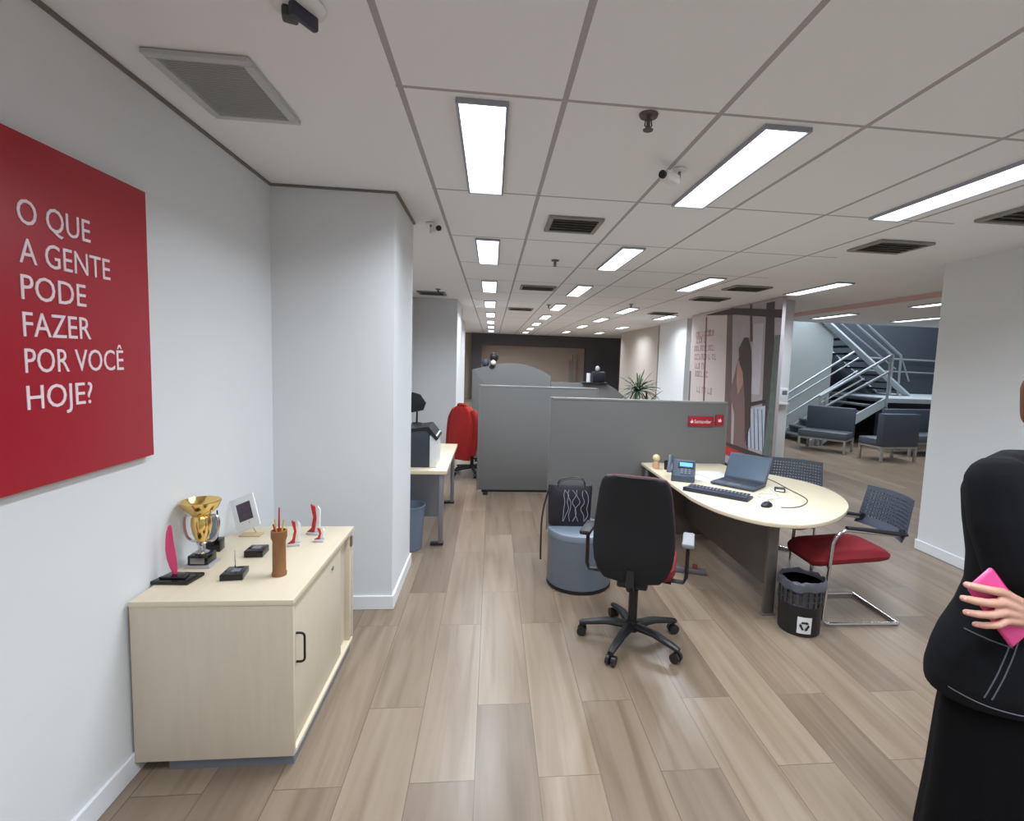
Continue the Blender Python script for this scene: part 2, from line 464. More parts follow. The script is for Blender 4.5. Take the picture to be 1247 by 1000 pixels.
M_SPR = mat('sprinkler_metal', (.42, .38, .36), .4, metal=.7)
def sprinkler(x, y, label):
    r = thing('sprinkler_head', label, 'sprinkler', (x, y, H), 0, 'fire sprinklers in the ceiling')
    MB().lathe([(.0, -.012), (.036, -.012), (.04, -.003), (.04, 0), (0, 0)], n=20).build('escutcheon', M_SPR, r)
    MB().cyl((0, 0, -.05), (0, 0, -.012), .008).tube([(-.011, 0, -.02), (-.015, 0, -.045), (0, 0, -.062)], .003, 6).tube([(.011, 0, -.02), (.015, 0, -.045), (0, 0, -.062)], .003, 6).build('frame', M_SPR, r)
    MB().lathe([(0, -.066), (.02, -.066), (.022, -.062), (0, -.06)], n=12).build('deflector', M_SPR, r)
sprinkler(.62, 2.17, 'brown sprinkler head on the ceiling grid right of the nearest left-hand strip light')
sprinkler(.62, 5.35, 'small sprinkler head on the ceiling beyond the air diffuser')
sprinkler(1.02, 9.6, 'tiny far sprinkler head between the two long light rows')
sprinkler(-.85, 8.1, 'sprinkler head on the ceiling near the second wall column')
sprinkler(2.4, 8.9, 'far sprinkler head to the left of the third light row')
def cctv(x, y, z, label, rz, wall=False):
    r = thing('security_camera', label, 'camera', (x, y, z), rz, 'small white security cameras')
    MB().lathe([(0, 0), (.035, 0), (.04, -.008), (.03, -.016), (0, -.016)], n=20).build('mount', M_WHITE, r)
    MB().tube(fillet([(0, 0, -.012), (0, 0, -.055), (0, -.05, -.065)], .02), .008, 8).build('bracket', M_GREYMETAL, r)
    MB().box(-.026, .026, -.15, -.03, -.095, -.045, .01).build('housing', M_WHITE, r)
    MB().cyl((0, -.165, -.07), (0, -.148, -.07), .02).build('lens', M_BLACK, r)
cctv(.96, 2.72, H, 'small security camera hanging under the ceiling left of the middle strip light', -.9)
cctv(-.5, 4.15, H, 'small security camera on the ceiling beside the wall column corner', .5)
# domed sensor at the top edge of the picture
r = thing('ceiling_spotlight', 'pale round ceiling fitting with dark lamp pieces at the top edge of the picture', 'ceiling fitting', (-.6, 1.69, H))
MB().lathe([(0, 0), (.075, 0), (.078, -.01), (.06, -.02), (0, -.02)], n=28).build('base_ring', M_WHITE, r)
MB().box(-.045, .0, -.02, .03, -.05, -.018, .008, T((0, 0, 0), .3)).build('sensor_block', mat('dark_green_plastic', (.22, .24, .22), .5), r)
MB().box(.008, .03, -.045, .05, -.06, -.018, .006, T((0, 0, 0), -.5)).build('tilted_bar', mat('dark_blue_plastic', (.20, .20, .26), .5), r)

# ================================================================== RED POSTER
r = thing('wall_poster', 'large red wall board with white Portuguese lettering above the birch cabinet', 'poster', (WX, 1.68, 1.80))
px = .03
MB().box(.001, px, -.52, .535, -.52, .52, .002).build('board', M_REDPAINT, r)
tl = MB()
lines = [('O QUE', 2.062, .27, 0), ('A GENTE', 1.950, .355, 0), ('PODE', 1.845, .24, 0), ('FAZER', 1.737, .255, 0), ('POR VOCÊ', 1.630, .405, 0), ('HOJE?', 1.520, .25, 0)]
R_ = Matrix(((0, 0, 1, 0), (1, 0, 0, 0), (0, 1, 0, 0), (0, 0, 0, 1)))
for i, (t, z, w, dx) in enumerate(lines):
    text_mesh('lettering', t, M_OFFWHITE_TXT, Matrix.Translation((px + .0012, 1.652 - 1.68 + dx, z - 1.80)) @ R_, .105, w, .001, r)

# ================================================================== BIRCH CABINET
cab = thing('storage_cabinet', 'low pale birch cabinet with sliding doors against the left wall under the red poster', 'cabinet', (-1.072, 2.5, 0))
X0, X1, Y0, Y1 = -.308, .302, -.44, .46
Z0, Z1 = .06, .73
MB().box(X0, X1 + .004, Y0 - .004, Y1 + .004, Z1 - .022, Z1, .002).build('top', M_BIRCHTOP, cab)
MB().box(X0, X1, Y0, Y0 + .018, Z0, Z1 - .022, .001).build('side_panel', M_BIRCH, cab)
MB().box(X0, X1, Y1 - .018, Y1, Z0, Z1 - .022, .001).build('side_panel', M_BIRCH, cab)
MB().box(X0, X0 + .012, Y0 + .018, Y1 - .018, Z0, Z1 - .022).build('back_panel', M_BIRCH, cab)
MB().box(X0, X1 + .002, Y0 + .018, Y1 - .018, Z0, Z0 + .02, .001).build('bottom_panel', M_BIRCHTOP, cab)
d = MB().box(X1 - .05, X1 - .034, Y0 + .4, Y1 - .02, Z0 + .022, Z1 - .05).build('sliding_door', M_BIRCH, cab)
d = MB().box(X1 - .03, X1 - .012, Y0 + .019, Y0 + .70, Z0 + .022, Z1 - .025, .001).build('sliding_door', M_BIRCH, cab)
MB().tube(fillet([(X1 - .014, Y0 + .065, .43), (X1 + .022, Y0 + .065, .43), (X1 + .022, Y0 + .065, .555), (X1 - .014, Y0 + .065, .555)], .018), .005, 8).build('handle', mat('handle_dark', (.2, .19, .19), .35, metal=.6), d)
MB().cyl((X1 - .014, Y0 + .55, .63), (X1 - .006, Y0 + .55, .63), .011).build('lock', M_GREYMETAL, d)
MB().box(X1 - .05, X1 - .004, Y1 - .06, Y1 - .018, Z0 + .02, Z1 - .022, .001).build('end_stile', M_BIRCH, cab)
MB().box(X1 - .002, X1 + .006, Y1 - .055, Y1 - .03, .63, .69, .002).build('hinge', mat('hinge_brown', (.45, .38, .3), .5), cab)
MB().box(X0 + .11, X1 - .012, Y0 + .03, Y1 - .03, 0, Z0, .001).build('plinth', mat('plinth_grey', (.47, .48, .52), .5), cab)

# ---- things on the cabinet (z = .73)
ZC = .7302
t = thing('trophy_cup', 'gold trophy cup with silver handles on a black base at the back of the cabinet', 'trophy', (-1.30, 2.42, ZC))
MB().box(-.055, .055, -.05, .05, 0, .012, .002).build('foot_plate', mat('trophy_white_plate', (.75, .74, .74), .3, metal=.4), t)
MB().box(-.043, .043, -.04, .04, .012, .055, .004).build('base', M_DARKGLASS, t)
MB().box(-.03, .03, -.0425, -.039, .02, .045).build('plaque', mat('plaque_silver', (.7, .7, .72), .3, metal=.8), t)
MB().lathe([(.028, .055), (.03, .062), (.014, .072), (.008, .09), (.02, .10), (.022, .108), (.012, .118), (.0, .118)], n=28).build('stem', M_CHROME, t)
MB().lathe([(0, .112), (.022, .116), (.036, .15), (.042, .19), (.040, .22), (.034, .232), (.046, .245), (.066, .265), (.078, .29), (.082, .30), (.078, .302), (.062, .28), (.036, .26), (0, .258)], n=40).build('cup', M_GOLD, t)
for sgn in (-1, 1):
    MB().tube(smooth_path([(sgn * .034, 0, .232), (sgn * .066, 0, .228), (sgn * .074, 0, .19), (sgn * .066, 0, .14), (sgn * .045, 0, .115), (sgn * .016, 0, .112)]), .0065, 8).build('handle', M_CHROME, t)

t = thing('award', 'pink blade-shaped award standing on a sloped black base at the front of the cabinet', 'award', (-1.315, 2.26, ZC), -.06)
MB().prism([(-.075, -.055), (.075, -.055), (.085, .045), (-.055, .045)], 0, .016, .003).build('base', M_DARKGLASS, t)
MB().prism([(-.055, -.035), (.055, -.035), (.04, .02), (-.03, .02)], .016, .026, .003).build('upper_base', M_DARKGLASS, t)
rings = []
for z, w in ((.02, .009), (.05, .016), (.09, .021), (.13, .021), (.17, .017), (.20, .014), (.225, .010), (.238, .006)):
    x = -.01 - .02 * math.sin((z - .02) / .22 * 2.2)
    rings.append([(x - w, 0, z), (x, -.006, z), (x + w, 0, z), (x, .006, z)])
MB().loft(rings).build('blade', M_PINK, t)

t = thing('award', 'small black cube award with a thin upright rod behind the gold trophy cup', 'award', (-1.335, 2.60, ZC), .1)
MB().box(-.032, .032, -.03, .03, 0, .058, .003).build('base', M_DARKGLASS, t)
MB().box(-.022, .01, -.012, -.004, .058, .17, .002).build('plate', mat('clear_plate', (.55, .62, .68), .1, trans=.6), t)
MB().cyl((.012, 0, .058), (.012, 0, .20), .0035, n=8).build('rod', M_BLACK, t)

t = thing('photo_frame', 'white tilted photo card with a dark printed picture behind the awards on the cabinet', 'photo', (-1.265, 2.80, ZC))
MB().box(-.075, .075, -.004, .004, 0, .18, .002, T((0, 0, .038), -.25, -.2, -.42)).build('card', M_WHITE, t)
MB().box(-.042, .046, -.0055, -.0045, .05, .145, 0, T((0, 0, .038), -.25, -.2, -.42)).build('picture', mat('dark_print', (.30, .24, .30), .5, var=.5, scale=60), t)
MB().box(-.05, .055, -.012, .05, 0, .006, .001).tube([(.02, .04, .004), (.0, .0, .08)], .003, 6).build('easel_foot', mat('easel_beige', (.75, .66, .5), .5), t)

t = thing('award', 'small black square base with a thin silver pin at the front middle of the cabinet', 'award', (-1.095, 2.29, ZC), .12)
MB().prism([(-.045, -.05), (.045, -.05), (.04, .045), (-.04, .045)], 0, .028, .003).build('base', M_DARKGLASS, t)
MB().box(-.012, .022, -.02, .016, .0282, .0288).build('plate', mat('plate_grey', (.45, .42, .46), .3), t)
MB().cyl((-.012, .035, .02), (-.012, .035, .105), .0028, n=8).build('pin', M_CHROME, t)

t = thing('award', 'flat black square award lying between photo card and wooden holder', 'award', (-1.115, 2.545, ZC), .05)
MB().prism([(-.042, -.045), (.042, -.045), (.04, .04), (-.04, .04)], 0, .034, .004).build('base', M_DARKGLASS, t)
MB().box(-.02, .02, -.018, .018, .0342, .0348).build('plate', mat('plate_grey', (.45, .42, .46), .3), t)

M_BROWN = mat('brown_wood', (.55, .37, .23), .5, var=.14, scale=12, stretch=(6, 6, 1))
t = thing('pencil_holder', 'tall brown wooden holder with sticks in it near the cabinet front edge', 'pencil holder', (-.915, 2.30, ZC))
MB().lathe([(.0, 0), (.030, 0), (.031, .012), (.0275, .02), (.027, .155), (.030, .165), (.033, .172), (.033, .203), (.026, .204), (.024, .18), (0, .18)], n=28).build('body', M_BROWN, t)
for (a, b, c, h, mm) in ((0, 0, .004, .305, 'red_stick'), (-.014, .008, -.014, .25, 'yellow_stick'), (.014, -.01, .02, .255, 'yellow_stick'), (-.004, -.014, -.03, .235, 'red_stick')):
    cc = {'red_stick': (.68, .12, .15), 'yellow_stick': (.84, .70, .32)}[mm]
    MB().cyl((a, b, .182), (a + c * .5, b, h), .0045, .003, 8).build('stick', mat(mm, cc, .5), t)

def little_award(loc, rz, label, h, w):
    t = thing('figurine', label, 'figurine', loc, rz, 'small red and white awards at the far end of the cabinet')
    MB().box(-w * .45, w * .45, -.018, .018, 0, .012, .002).build('base', mat('clear_base', (.72, .74, .75), .2), t)
    MB().prism([(-w * .5, 0), (-w * .15, h * .15), (0, h * .55), (-w * .2, h), (w * .1, h * .92), (w * .2, h * .5), (w * .05, 0)], -.006, .006, .001,
               T((0, 0, .012)) @ Matrix.Rotation(PI / 2, 4, 'X')).build('red_shape', mat('red_acrylic', (.75, .14, .14), .3), t)
    MB().prism([(w * .1, 0), (w * .45, h * .05), (w * .5, h * .8), (w * .3, h * .95), (w * .24, h * .4)], -.005, .005, .001,
               T((0, .004, .012)) @ Matrix.Rotation(PI / 2, 4, 'X')).build('white_shape', M_WHITE, t)
little_award((-.985, 2.66, ZC), .3, 'small red figure just behind the brown wooden holder', .12, .06)
little_award((-.945, 2.83, ZC), -.2, 'red and white letter-shaped figure at the far corner of the cabinet', .155, .075)
little_award((-.88, 2.72, ZC), .1, 'tiny red and clear piece nearest the door side, before the far corner figure', .06, .05)

# ================================================================== ALCOVE BEHIND THE COLUMN
t = thing('side_desk', 'narrow grey desk with a pale top half hidden behind the wall column', 'desk', (-.88, 5.3, 0))
MB().box(-.5, .5, -.72, .75, .665, .70, .004).build('desktop', M_DESKTOP, t)
for yy in (-.66, .7):
    MB().box(.43, .47, yy - .03, yy + .03, .02, .665, .003).build('leg', M_GREYMETAL, t)
    MB().box(-.47, -.43, yy - .03, yy + .03, .02, .665, .003).build('leg', M_GREYMETAL, t)
    MB().box(.36, .475, yy - .03, yy + .03, 0, .025, .003).build('foot', M_BLACK, t)
MB().box(-.43, .42, -.46, -.44, .2, .665).build('modesty_panel', M_GREYMETAL, t)
t = thing('printer', 'dark grey printer with white side on the alcove desk behind the column', 'printer', (-.70, 4.86, .7005))
MB().box(-.2, .15, -.15, .2, 0, .36, .012).build('body', mat('printer_dark', (.22, .24, .28), .5), t)
MB().box(.15, .215, -.15, .2, 0, .30, .008).build('side_cover', M_WHITE, t)
MB().prism([(-.2, .33), (.14, .38), (.23, .27), (.21, .25), (.12, .35), (-.2, .30)], -.16, .21, 0, Matrix.Rotation(PI / 2, 4, 'X') @ Matrix.Scale(-1, 4, (0, 0, 1))).build('lid', M_BLACK, t)
t = thing('waste_bin', 'blue-grey plastic waste bin under the alcove desk beside the column', 'bin', (-.70, 4.55, 0))
MB().lathe([(.105, 0), (.11, .005), (.135, .38), (.142, .385), (.142, .40), (.132, .40), (.105, .012), (0, .012)], n=36).build('body', mat('blue_grey_plastic', (.40, .45, .52), .5), t)
t = thing('wall_phone', 'small black wall phone peeking out past the column edge above the printer', 'phone', (-.70, 4.95, 1.075))
MB().lathe([(0, 0), (.05, 0), (.05, .008), (.01, .014), (.008, .12), (0, .12)], n=20).build('stand', M_BLACK, t)
MB().prism([(-.07, .1), (.06, .13), (.085, .2), (.03, .28), (-.05, .3)], -.012, .012, .002, T((0, 0, .0)) @ Matrix.Rotation(PI / 2, 4, 'X')).build('body', M_BLACK, t)

# ================================================================== CUBICLE PANELS
def panel(name_label, x0, x1, y, z1, foot=True, poly=None, th=.05, group='grey cubicle partitions'):
    r = thing('partition_panel', name_label, 'partition', ((x0 + x1) / 2, y, 0), 0, group)
    w = (x1 - x0) / 2
    if poly:
        pts = [(a - (x0 + x1) / 2, b) for a, b in poly]
        MB().prism(pts, -th / 2, th / 2, .004, Matrix.Rotation(PI / 2, 4, 'X')).build('fabric_panel', M_PANEL, r)
    else:
        MB().box(-w, w, -th / 2, th / 2, .05, z1 - .022, .004).build('fabric_panel', M_PANEL, r)
        MB().box(-w, w, -th / 2 - .002, th / 2 + .002, z1 - .022, z1, .003).build('top_trim', M_PANELTRIM, r)
        for s in (-1, 1):
            MB().box(s * w - .012, s * w + .012, -th / 2 - .002, th / 2 + .002, .05, z1, .003).build('edge_trim', M_PANEL, r)
    MB().box(-w + .05, w - .02, -.02, .02, .02, .052).build('base_rail', M_BLACK, r)
    for s in (-1, 1):
        MB().box(s * (w - .1) - .03, s * (w - .1) + .03, -.09, .09, 0, .02, .004).build('foot', M_BLACK, r)
    return r
panel('grey fabric cubicle partition at the left, standing behind the ottoman', -.145, 1.35, 6.46, 1.385)
p2 = panel('grey fabric partition with the small red sign, right behind the rounded desk', .585, 2.36, 4.93, 1.365)
arc = [(-.32, .05), (.98, .05), (.98, 1.46)] + [(.95 - 1.25 * k / 14, 1.47 + .15 * math.sin(PI * (k / 14) ** .85) + .06 * k / 14) for k in range(15)] + [(-.32, 1.52)]
panel('curved-top grey partition rising behind the left cubicle panel', -.32, .98, 8.55, 1.5, poly=arc)
low = [(.99, .05), (2.3, .05), (2.3, 1.12), (2.2, 1.19), (2.1, 1.27), (1.98, 1.335), (1.85, 1.355), (.99, 1.355)]
panel('lower grey partition whose top slopes down toward the plant', .99, 2.3, 8.55, 1.35, poly=low)
# red sign on the near partition
t = thing('partition_sign', 'small red sign with white lettering on the right end of the near partition', 'sign', (2.10, 4.898, 1.165))
MB().box(-.14, .12, -.012, .004, -.052, .048, .002).build('plate', M_REDPAINT, t)
RX = Matrix.Rotation(PI / 2, 4, 'X')
text_mesh('lettering', 'Santander', M_OFFWHITE_TXT, Matrix.Translation((-.082, -.0128, -.018)) @ RX, .05, .175, .0006, t)
MB().prism([(-.118, -.018), (-.098, -.018), (-.09, -.004), (-.1, .004), (-.106, .024), (-.112, .006), (-.124, -.004)], .0126, .0136, 0, RX).build('flame_emblem', M_OFFWHITE_TXT, t)
t = thing('direction_sign', 'tiny red tag with a white mark beside the red partition sign', 'sign', (2.282, 4.898, 1.18))
MB().box(-.04, .04, -.012, .004, -.055, .055, .002).build('plate', M_REDPAINT, t)
MB().prism([(-.016, -.015), (.006, -.02), (.018, -.006), (.004, .02), (-.004, .004), (-.018, .012)], .0126, .0136, 0, RX).build('emblem', M_OFFWHITE_TXT, t)
# little things standing on the partitions
t = thing('desk_webcam', 'black and white webcam-like gadget on top of the curved partition', 'gadget', (.0, 8.55, 1.565))
MB().lathe([(.0, 0), (.05, 0), (.05, .03), (.02, .05), (.018, .1), (0, .1)], n=18).build('stand', M_BLACK, t)
MB().ball((.03, 0, .17), .075, (1, .8, 1.05)).build('head', M_BLACK, t)
MB().ball((-.11, 0, .075), .055, (1.1, .8, 1.2)).cyl((-.11, 0, .004), (-.05, 0, .004), .02).build('side_knob', M_NAVY, t)
MB().ball((.02, -.05, .085), .042, (1, .6, 1)).build('white_face', M_WHITE, t)
t = thing('desk_radio', 'black box with white pieces sitting on the lower partition beside the plant', 'box', (1.78, 8.55, 1.3555))
MB().box(-.26, .16, -.1, .1, 0, .02, .003).build('tray', M_BLACK, t)
MB().box(-.09, .12, -.07, .07, .02, .2, .012).build('body', mat('navy_black', (.10, .10, .15), .4), t)
MB().cyl((-.15, 0, .02), (-.15, 0, .17), .035).build('white_cup', M_WHITE, t)
MB().ball((0, 0, .25), .04, (1, 1, 1.2)).build('white_knob', mat('pale_knob', (.72, .72, .74), .5), t)

# plant behind the partition
t = thing('potted_plant', 'tall dracaena with thin arching leaves rising behind the grey partition', 'plant', (2.25, 7.72, 0))
MB().lathe([(.13, 0), (.15, .01), (.19, .36), (.2, .37), (.2, .4), (.18, .4), (.17, .36), (0, .36)], n=32).build('pot', mat('pot_white', (.75, .74, .72), .5), t)
MB().lathe([(.0, .355), (.172, .355), (.172, .37), (0, .375)], n=24).build('soil', mat('soil', (.2, .15, .11), .95, var=.3), t)
MB().tube(smooth_path([(0, 0, .36), (.02, .01, .7), (-.02, 0, 1.05), (.0, 0, 1.3)]), .022, 8).tube(smooth_path([(.02, 0, .5), (.08, .02, .8), (.16, 0, 1.1)]), .018, 8).build('stem', mat('stem_brown', (.24, .21, .15), .8), t)
M_LEAF = mat('leaf_green', (.235, .33, .255), .45, var=.25, scale=9)
M_LEAF2 = mat('leaf_light', (.45, .50, .32), .45, var=.25, scale=9)
rnd = random.Random(3)
for k in range(95):
    ce = V((0, 0, 1.3)) if k % 3 else V((.16, 0, 1.1))
    az = rnd.uniform(0, 2 * PI); el = rnd.uniform(-.15, 1.35); ln = rnd.uniform(.28, .46)
    d = V((math.cos(az) * math.cos(el), math.sin(az) * math.cos(el), math.sin(el)))
    sd = d.cross(V((0, 0, 1))).normalized()
    rings = []
    droop = rnd.uniform(.08, .3)
    for j in range(6):
        u = j / 5
        p = ce + d * ln * u + V((0, 0, -droop * u * u)) + V((0, 0, rnd.uniform(-.02, .02) * 0))
        w = .019 * (1 - u) ** .6 * (.5 + u) + .001
        n_ = sd.cross(d).normalized()
        rings.append([p - sd * w, p + n_ * .0022, p + sd * w, p - n_ * .0022 + V((0, 0, -w * .35))])
    MB().loft(rings).build('leaf', M_LEAF if k % 5 else M_LEAF2, t)

# ================================================================== OTTOMAN + BAG
t = thing('ottoman', 'round blue-grey vinyl ottoman carrying the black bag', 'ottoman', (.715, 3.83, 0))
MB().lathe([(.0, 0), (.235, 0), (.25, .006), (.25, .022), (0, .022)], n=48).build('base', M_BLACK, t)
MB().lathe([(0, .022), (.243, .022), (.249, .03), (.249, .395), (0, .395)], n=48).build('body', M_SLATE, t)
MB().lathe([(0, .395), (.251, .395), (.252, .42), (.246, .437), (.225, .446), (.1, .45), (0, .45)], n=48).build('seat', mat('blue_grey_vinyl_top', (.45, .49, .54), .38, var=.04), t)
t = thing('tote_bag', 'black tote bag with pale scribbled pattern resting on the blue-grey ottoman', 'bag', (.63, 3.87, .4505), -.08)
rings = []
for z, w, d_ in ((0, .158, .06), (.012, .165, .066), (.10, .166, .066), (.22, .168, .055), (.30, .172, .035), (.312, .171, .03)):
    rings.append([(w * (abs(math.cos(a)) ** .4) * (1 if math.cos(a) >= 0 else -1), d_ * (abs(math.sin(a)) ** .6) * (1 if math.sin(a) >= 0 else -1), z) for a in [2 * PI * k / 28 for k in range(28)]])
MB().loft(rings).build('body', mat('bag_black', (.09, .085, .11), .4, var=.25, scale=30), t)
for dy in (-.028, .028):
    MB().tube(smooth_path([(-.10, dy, .27), (-.085, dy, .335), (0, dy * .8, .365), (.10, dy, .352), (.115, dy, .27)]), .007, 8, flat=.7).build('handle', M_BLACK, t)
rnd = random.Random(5)
for k in range(7):
    x = -.06 + .03 * k; pts = [(x + rnd.uniform(-.02, .02), -.0665 + .03 * max(0, (z - .12) / .18) ** 1.5, z) for z in (.04, .09, .14, .19, .24, .28)]
    MB().tube(smooth_path(pts, 4), .0028, 6).build('scribble', mat('pale_print', (.52, .52, .58), .6), t)
MB().tube(smooth_path([(-.165, -.01, .28), (-.20, -.02, .14), (-.215, -.03, .0), (-.215, -.03, -.2), (-.213, -.03, -.28)]), .008, 6).build('strap', mat('strap_dark', (.2, .12, .14), .6), t)

# ================================================================== SWIVEL CHAIR
sw = thing('swivel_chair', 'black office swivel chair with its back to the viewer and a red seat', 'chair', (.905, 2.97, 0))
HD = -.40                                            # seat heading, clockwise from +y
MH = Matrix.Rotation(HD, 4, 'Z')
angs = [math.atan2(2.735 - 2.97, .727 - .905), math.atan2(2.72 - 2.97, 1.115 - .905), math.atan2(3.07 - 2.97, 1.25 - .905), math.atan2(3.32 - 2.97, .86 - .905), math.atan2(3.06 - 2.97, .607 - .905)]
for a in angs:
    d = V((math.cos(a), math.sin(a), 0))
    p = [d * .03 + V((0, 0, .105)), d * .16 + V((0, 0, .108)), d * .30 + V((0, 0, .082)), d * .325 + V((0, 0, .075))]
    leg = MB().tube(p, [.034, .028, .022, .018], 10, flat=.75).build('base_leg', M_BLACK, sw)
    c = d * .31; n = d.cross(V((0, 0, 1)))
    cs = MB()
    for s in (-1, 1): cs.cyl(c + n * s * .008 + V((0, 0, .029)), c + n * s * .028 + V((0, 0, .029)), .029, n=20)
    cs.cyl(c + V((0, 0, .029)), c + V((0, 0, .085)), .009, n=10)
    cs.build('caster', mat('caster_dark', (.13, .13, .14), .35), leg)
MB().cyl((0, 0, .075), (0, 0, .14), .045, .036).build('hub', M_BLACK, sw)
MB().cyl((0, 0, .13), (0, 0, .33), .028).cyl((0, 0, .33), (0, 0, .40), .02).build('gas_lift', M_BLACK, sw)
MB().box(-.09, .09, -.13, .1, .385, .425, .012, MH).build('mechanism', M_BLACK, sw)
MB().tube([MH @ V((.06, .02, .40)), MH @ V((.22, .02, .395))], .006, 8).build('lever', M_BLACK, sw)
def rrect(w, d, r, n=6):
    out = []
    for cx_, cy_, a0 in ((w - r, d - r, 0), (-w + r, d - r, PI / 2), (-w + r, -d + r, PI), (w - r, -d + r, 1.5 * PI)):
        for k in range(n + 1):
            a = a0 + PI / 2 * k / n; out.append((cx_ + r * math.cos(a), cy_ + r * math.sin(a)))
    return out
sr_ = []
for z, g in ((.428, .04), (.432, .015), (.455, 0), (.485, .004), (.503, .03), (.508, .09)):
    sr_.append([MH @ V((x * (1 - g / .25), y * (1 - g / .25) + .115, z + .012 + (.012 * (y / .24) ** 2 if z > .45 else 0))) for x, y in rrect(.24, .24, .1)])
MB().loft(sr_).build('seat', M_RED, sw)
def back_ring(z, w, y, t0, n=28):
    out = []
    for k in range(n):
        a = 2 * PI * k / n
        x = w * (abs(math.cos(a)) ** .55) * (1 if math.cos(a) >= 0 else -1)
        yy = t0 * (abs(math.sin(a)) ** .7) * (1 if math.sin(a) >= 0 else -1)
        out.append(MH @ V((x, y + yy + .05 * (x / .25) ** 2, z)))
    return out
prof = ((.452, .12, -.165), (.460, .165, -.175), (.50, .20, -.185), (.56, .226, -.195), (.64, .236, -.20), (.72, .236, -.20), (.80, .230, -.205), (.90, .217, -.215), (.99, .205, -.225), (1.05, .190, -.232), (1.074, .17, -.235), (1.085, .12, -.237))
back = MB().loft([back_ring(z, w, y - .012, .022) for z, w, y in prof]).build('backrest', M_BLKFAB, sw)
MB().loft([back_ring(z, w * 1.004, y + .018, .018) for z, w, y in prof]).build('upholstery', mat('dusty_red_fabric', (.38, .20, .21), .85), back)
MB().tube([MH @ V((0, -.08, .405)), MH @ V((0, -.20, .41)), MH @ V((0, -.238, .45)), MH @ V((0, -.228, .54))], .024, 10, flat=.5).build('back_support', M_BLACK, sw)
for s in (-1, 1):
    ar = MB().tube([MH @ V((s * .13, .02, .415)), MH @ V((s * .29, .02, .415)), MH @ V((s * .305, .02, .45)), MH @ V((s * .305, .02, .66))], .02, 10, flat=.6).build('armrest', M_BLACK, sw)
    MB().box(s * .305 - .035, s * .305 + .035, -.09, .14, .66, .69, .012, MH).build('arm_pad', mat('pale_arm_pad', (.55, .55, .57), .5) if s > 0 else M_BLACK, ar)

# ================================================================== ROUNDED DESK
dk = thing('rounded_desk', 'pale birch desk with a rounded end in front of the sign partition', 'desk', (2.1, 3.9, 0))
ctrl = [(1.50, 4.895), (1.50, 4.3), (1.50, 3.60), (1.555, 3.33), (1.66, 3.13), (1.80, 3.01), (2.00, 2.975), (2.22, 3.06), (2.45, 3.23), (2.64, 3.45), (2.76, 3.72), (2.79, 3.98), (2.72, 4.22), (2.56, 4.45), (2.42, 4.60), (2.34, 4.72), (2.33, 4.895)]
poly = [(p.x - 2.1, p.y - 3.9) for p in ([V((a, b, 0)) for a, b in ctrl[:2]] + smooth_path([(a, b, 0) for a, b in ctrl[2:16]], 5) + [V((2.33, 4.895, 0))])]
MB().prism(poly, .712, .74, .004).build('worktop', M_DESKTOP, dk)
MB().box(-.175, -.10, -.65, -.62, .012, .712, .004).build('panel_leg', mat('leg_taupe', (.42, .40, .38), .45, metal=.3), dk)
MB().box(-.185, -.09, -.655, -.61, 0, .012, .003).build('leg_foot', M_GREYMETAL, dk)
MB().box(-.155, -.125, -.62, .92, .20, .712, .002).build('modesty_panel', M_DKWOOD, dk)
MB().box(-.55, .2, .94, .965, .02, .712, .002).build('end_panel', M_DKWOOD, dk)
MB().cyl((-.56, .9, 0), (-.56, .9, .712), .025).build('leg', M_GREYMETAL, dk)

ZD = .7405
M_PHONE = mat('phone_body', (.27, .31, .37), .4, var=.04)
t = thing('desk_phone', 'blue-grey desk phone with a lit screen at the left corner of the desk', 'phone', (1.66, 4.16, ZD), -.42)
wedge = [(-.09, 0), (.09, 0), (.09, .05), (-.02, .165), (-.05, .165), (-.09, .02)]
MYZ = Matrix(((0, 0, 1, 0), (-1, 0, 0, 0), (0, 1, 0, 0), (0, 0, 0, 1)))
MB().prism(wedge, -.105, .085, .006, MYZ).build('body', M_PHONE, t)
tilt = math.atan2(.115, .11)
Mf = T((0, -.035, .108)) @ Matrix.Rotation(tilt, 4, 'X')
Mf = T((0, -.002, .004)) @ Mf
MB().box(-.055, .075, .0, .062, -.003, .004, .002, Mf).build('screen_bezel', M_BLACK, t)
MB().box(-.042, .062, .012, .05, .004, .0048, 0, Mf).build('screen', mat('lit_screen', (.3, .55, .85), .3, var=.3, scale=40, emit=((.42, .68, .95), 1.0)), t)
kp = MB()
for i in range(3):
    for j in range(3): kp.box(-.03 + i * .03, -.01 + i * .03, -.06 + j * .018, -.047 + j * .018, .0, .005, .001, Mf, 1)
kp.build('keypad', mat('keypad_grey', (.45, .49, .55), .4), t)
MB().tube(smooth_path([(-.125, -.085, .075), (-.125, -.06, .11), (-.125, .01, .17), (-.125, .04, .185)]), [.024, .018, .018, .026], 10, flat=.8).build('handset', M_PHONE, t)
t = thing('figurine', 'little beige toy figurine on the desk corner behind the swivel chair', 'figurine', (1.56, 4.62, ZD))
MB().lathe([(0, 0), (.03, 0), (.034, .03), (.026, .06), (.012, .072), (0, .072)], n=20).build('body', mat('toy_pink_beige', (.80, .62, .50), .5), t)
MB().ball((0, 0, .10), .034).build('head', mat('toy_cream', (.88, .80, .60), .5), t)
t = thing('pen_holder', 'small dark pen cup between the beige figurine and the desk phone', 'pen cup', (1.66, 4.58, ZD))
MB().lathe([(0, 0), (.032, 0), (.036, .08), (.032, .08), (.028, .006), (0, .006)], n=20).build('cup', M_BLACK, t)
MB().cyl((0, 0, .01), (.022, 0, .12), .004, n=8).build('pen', M_NAVY, t)
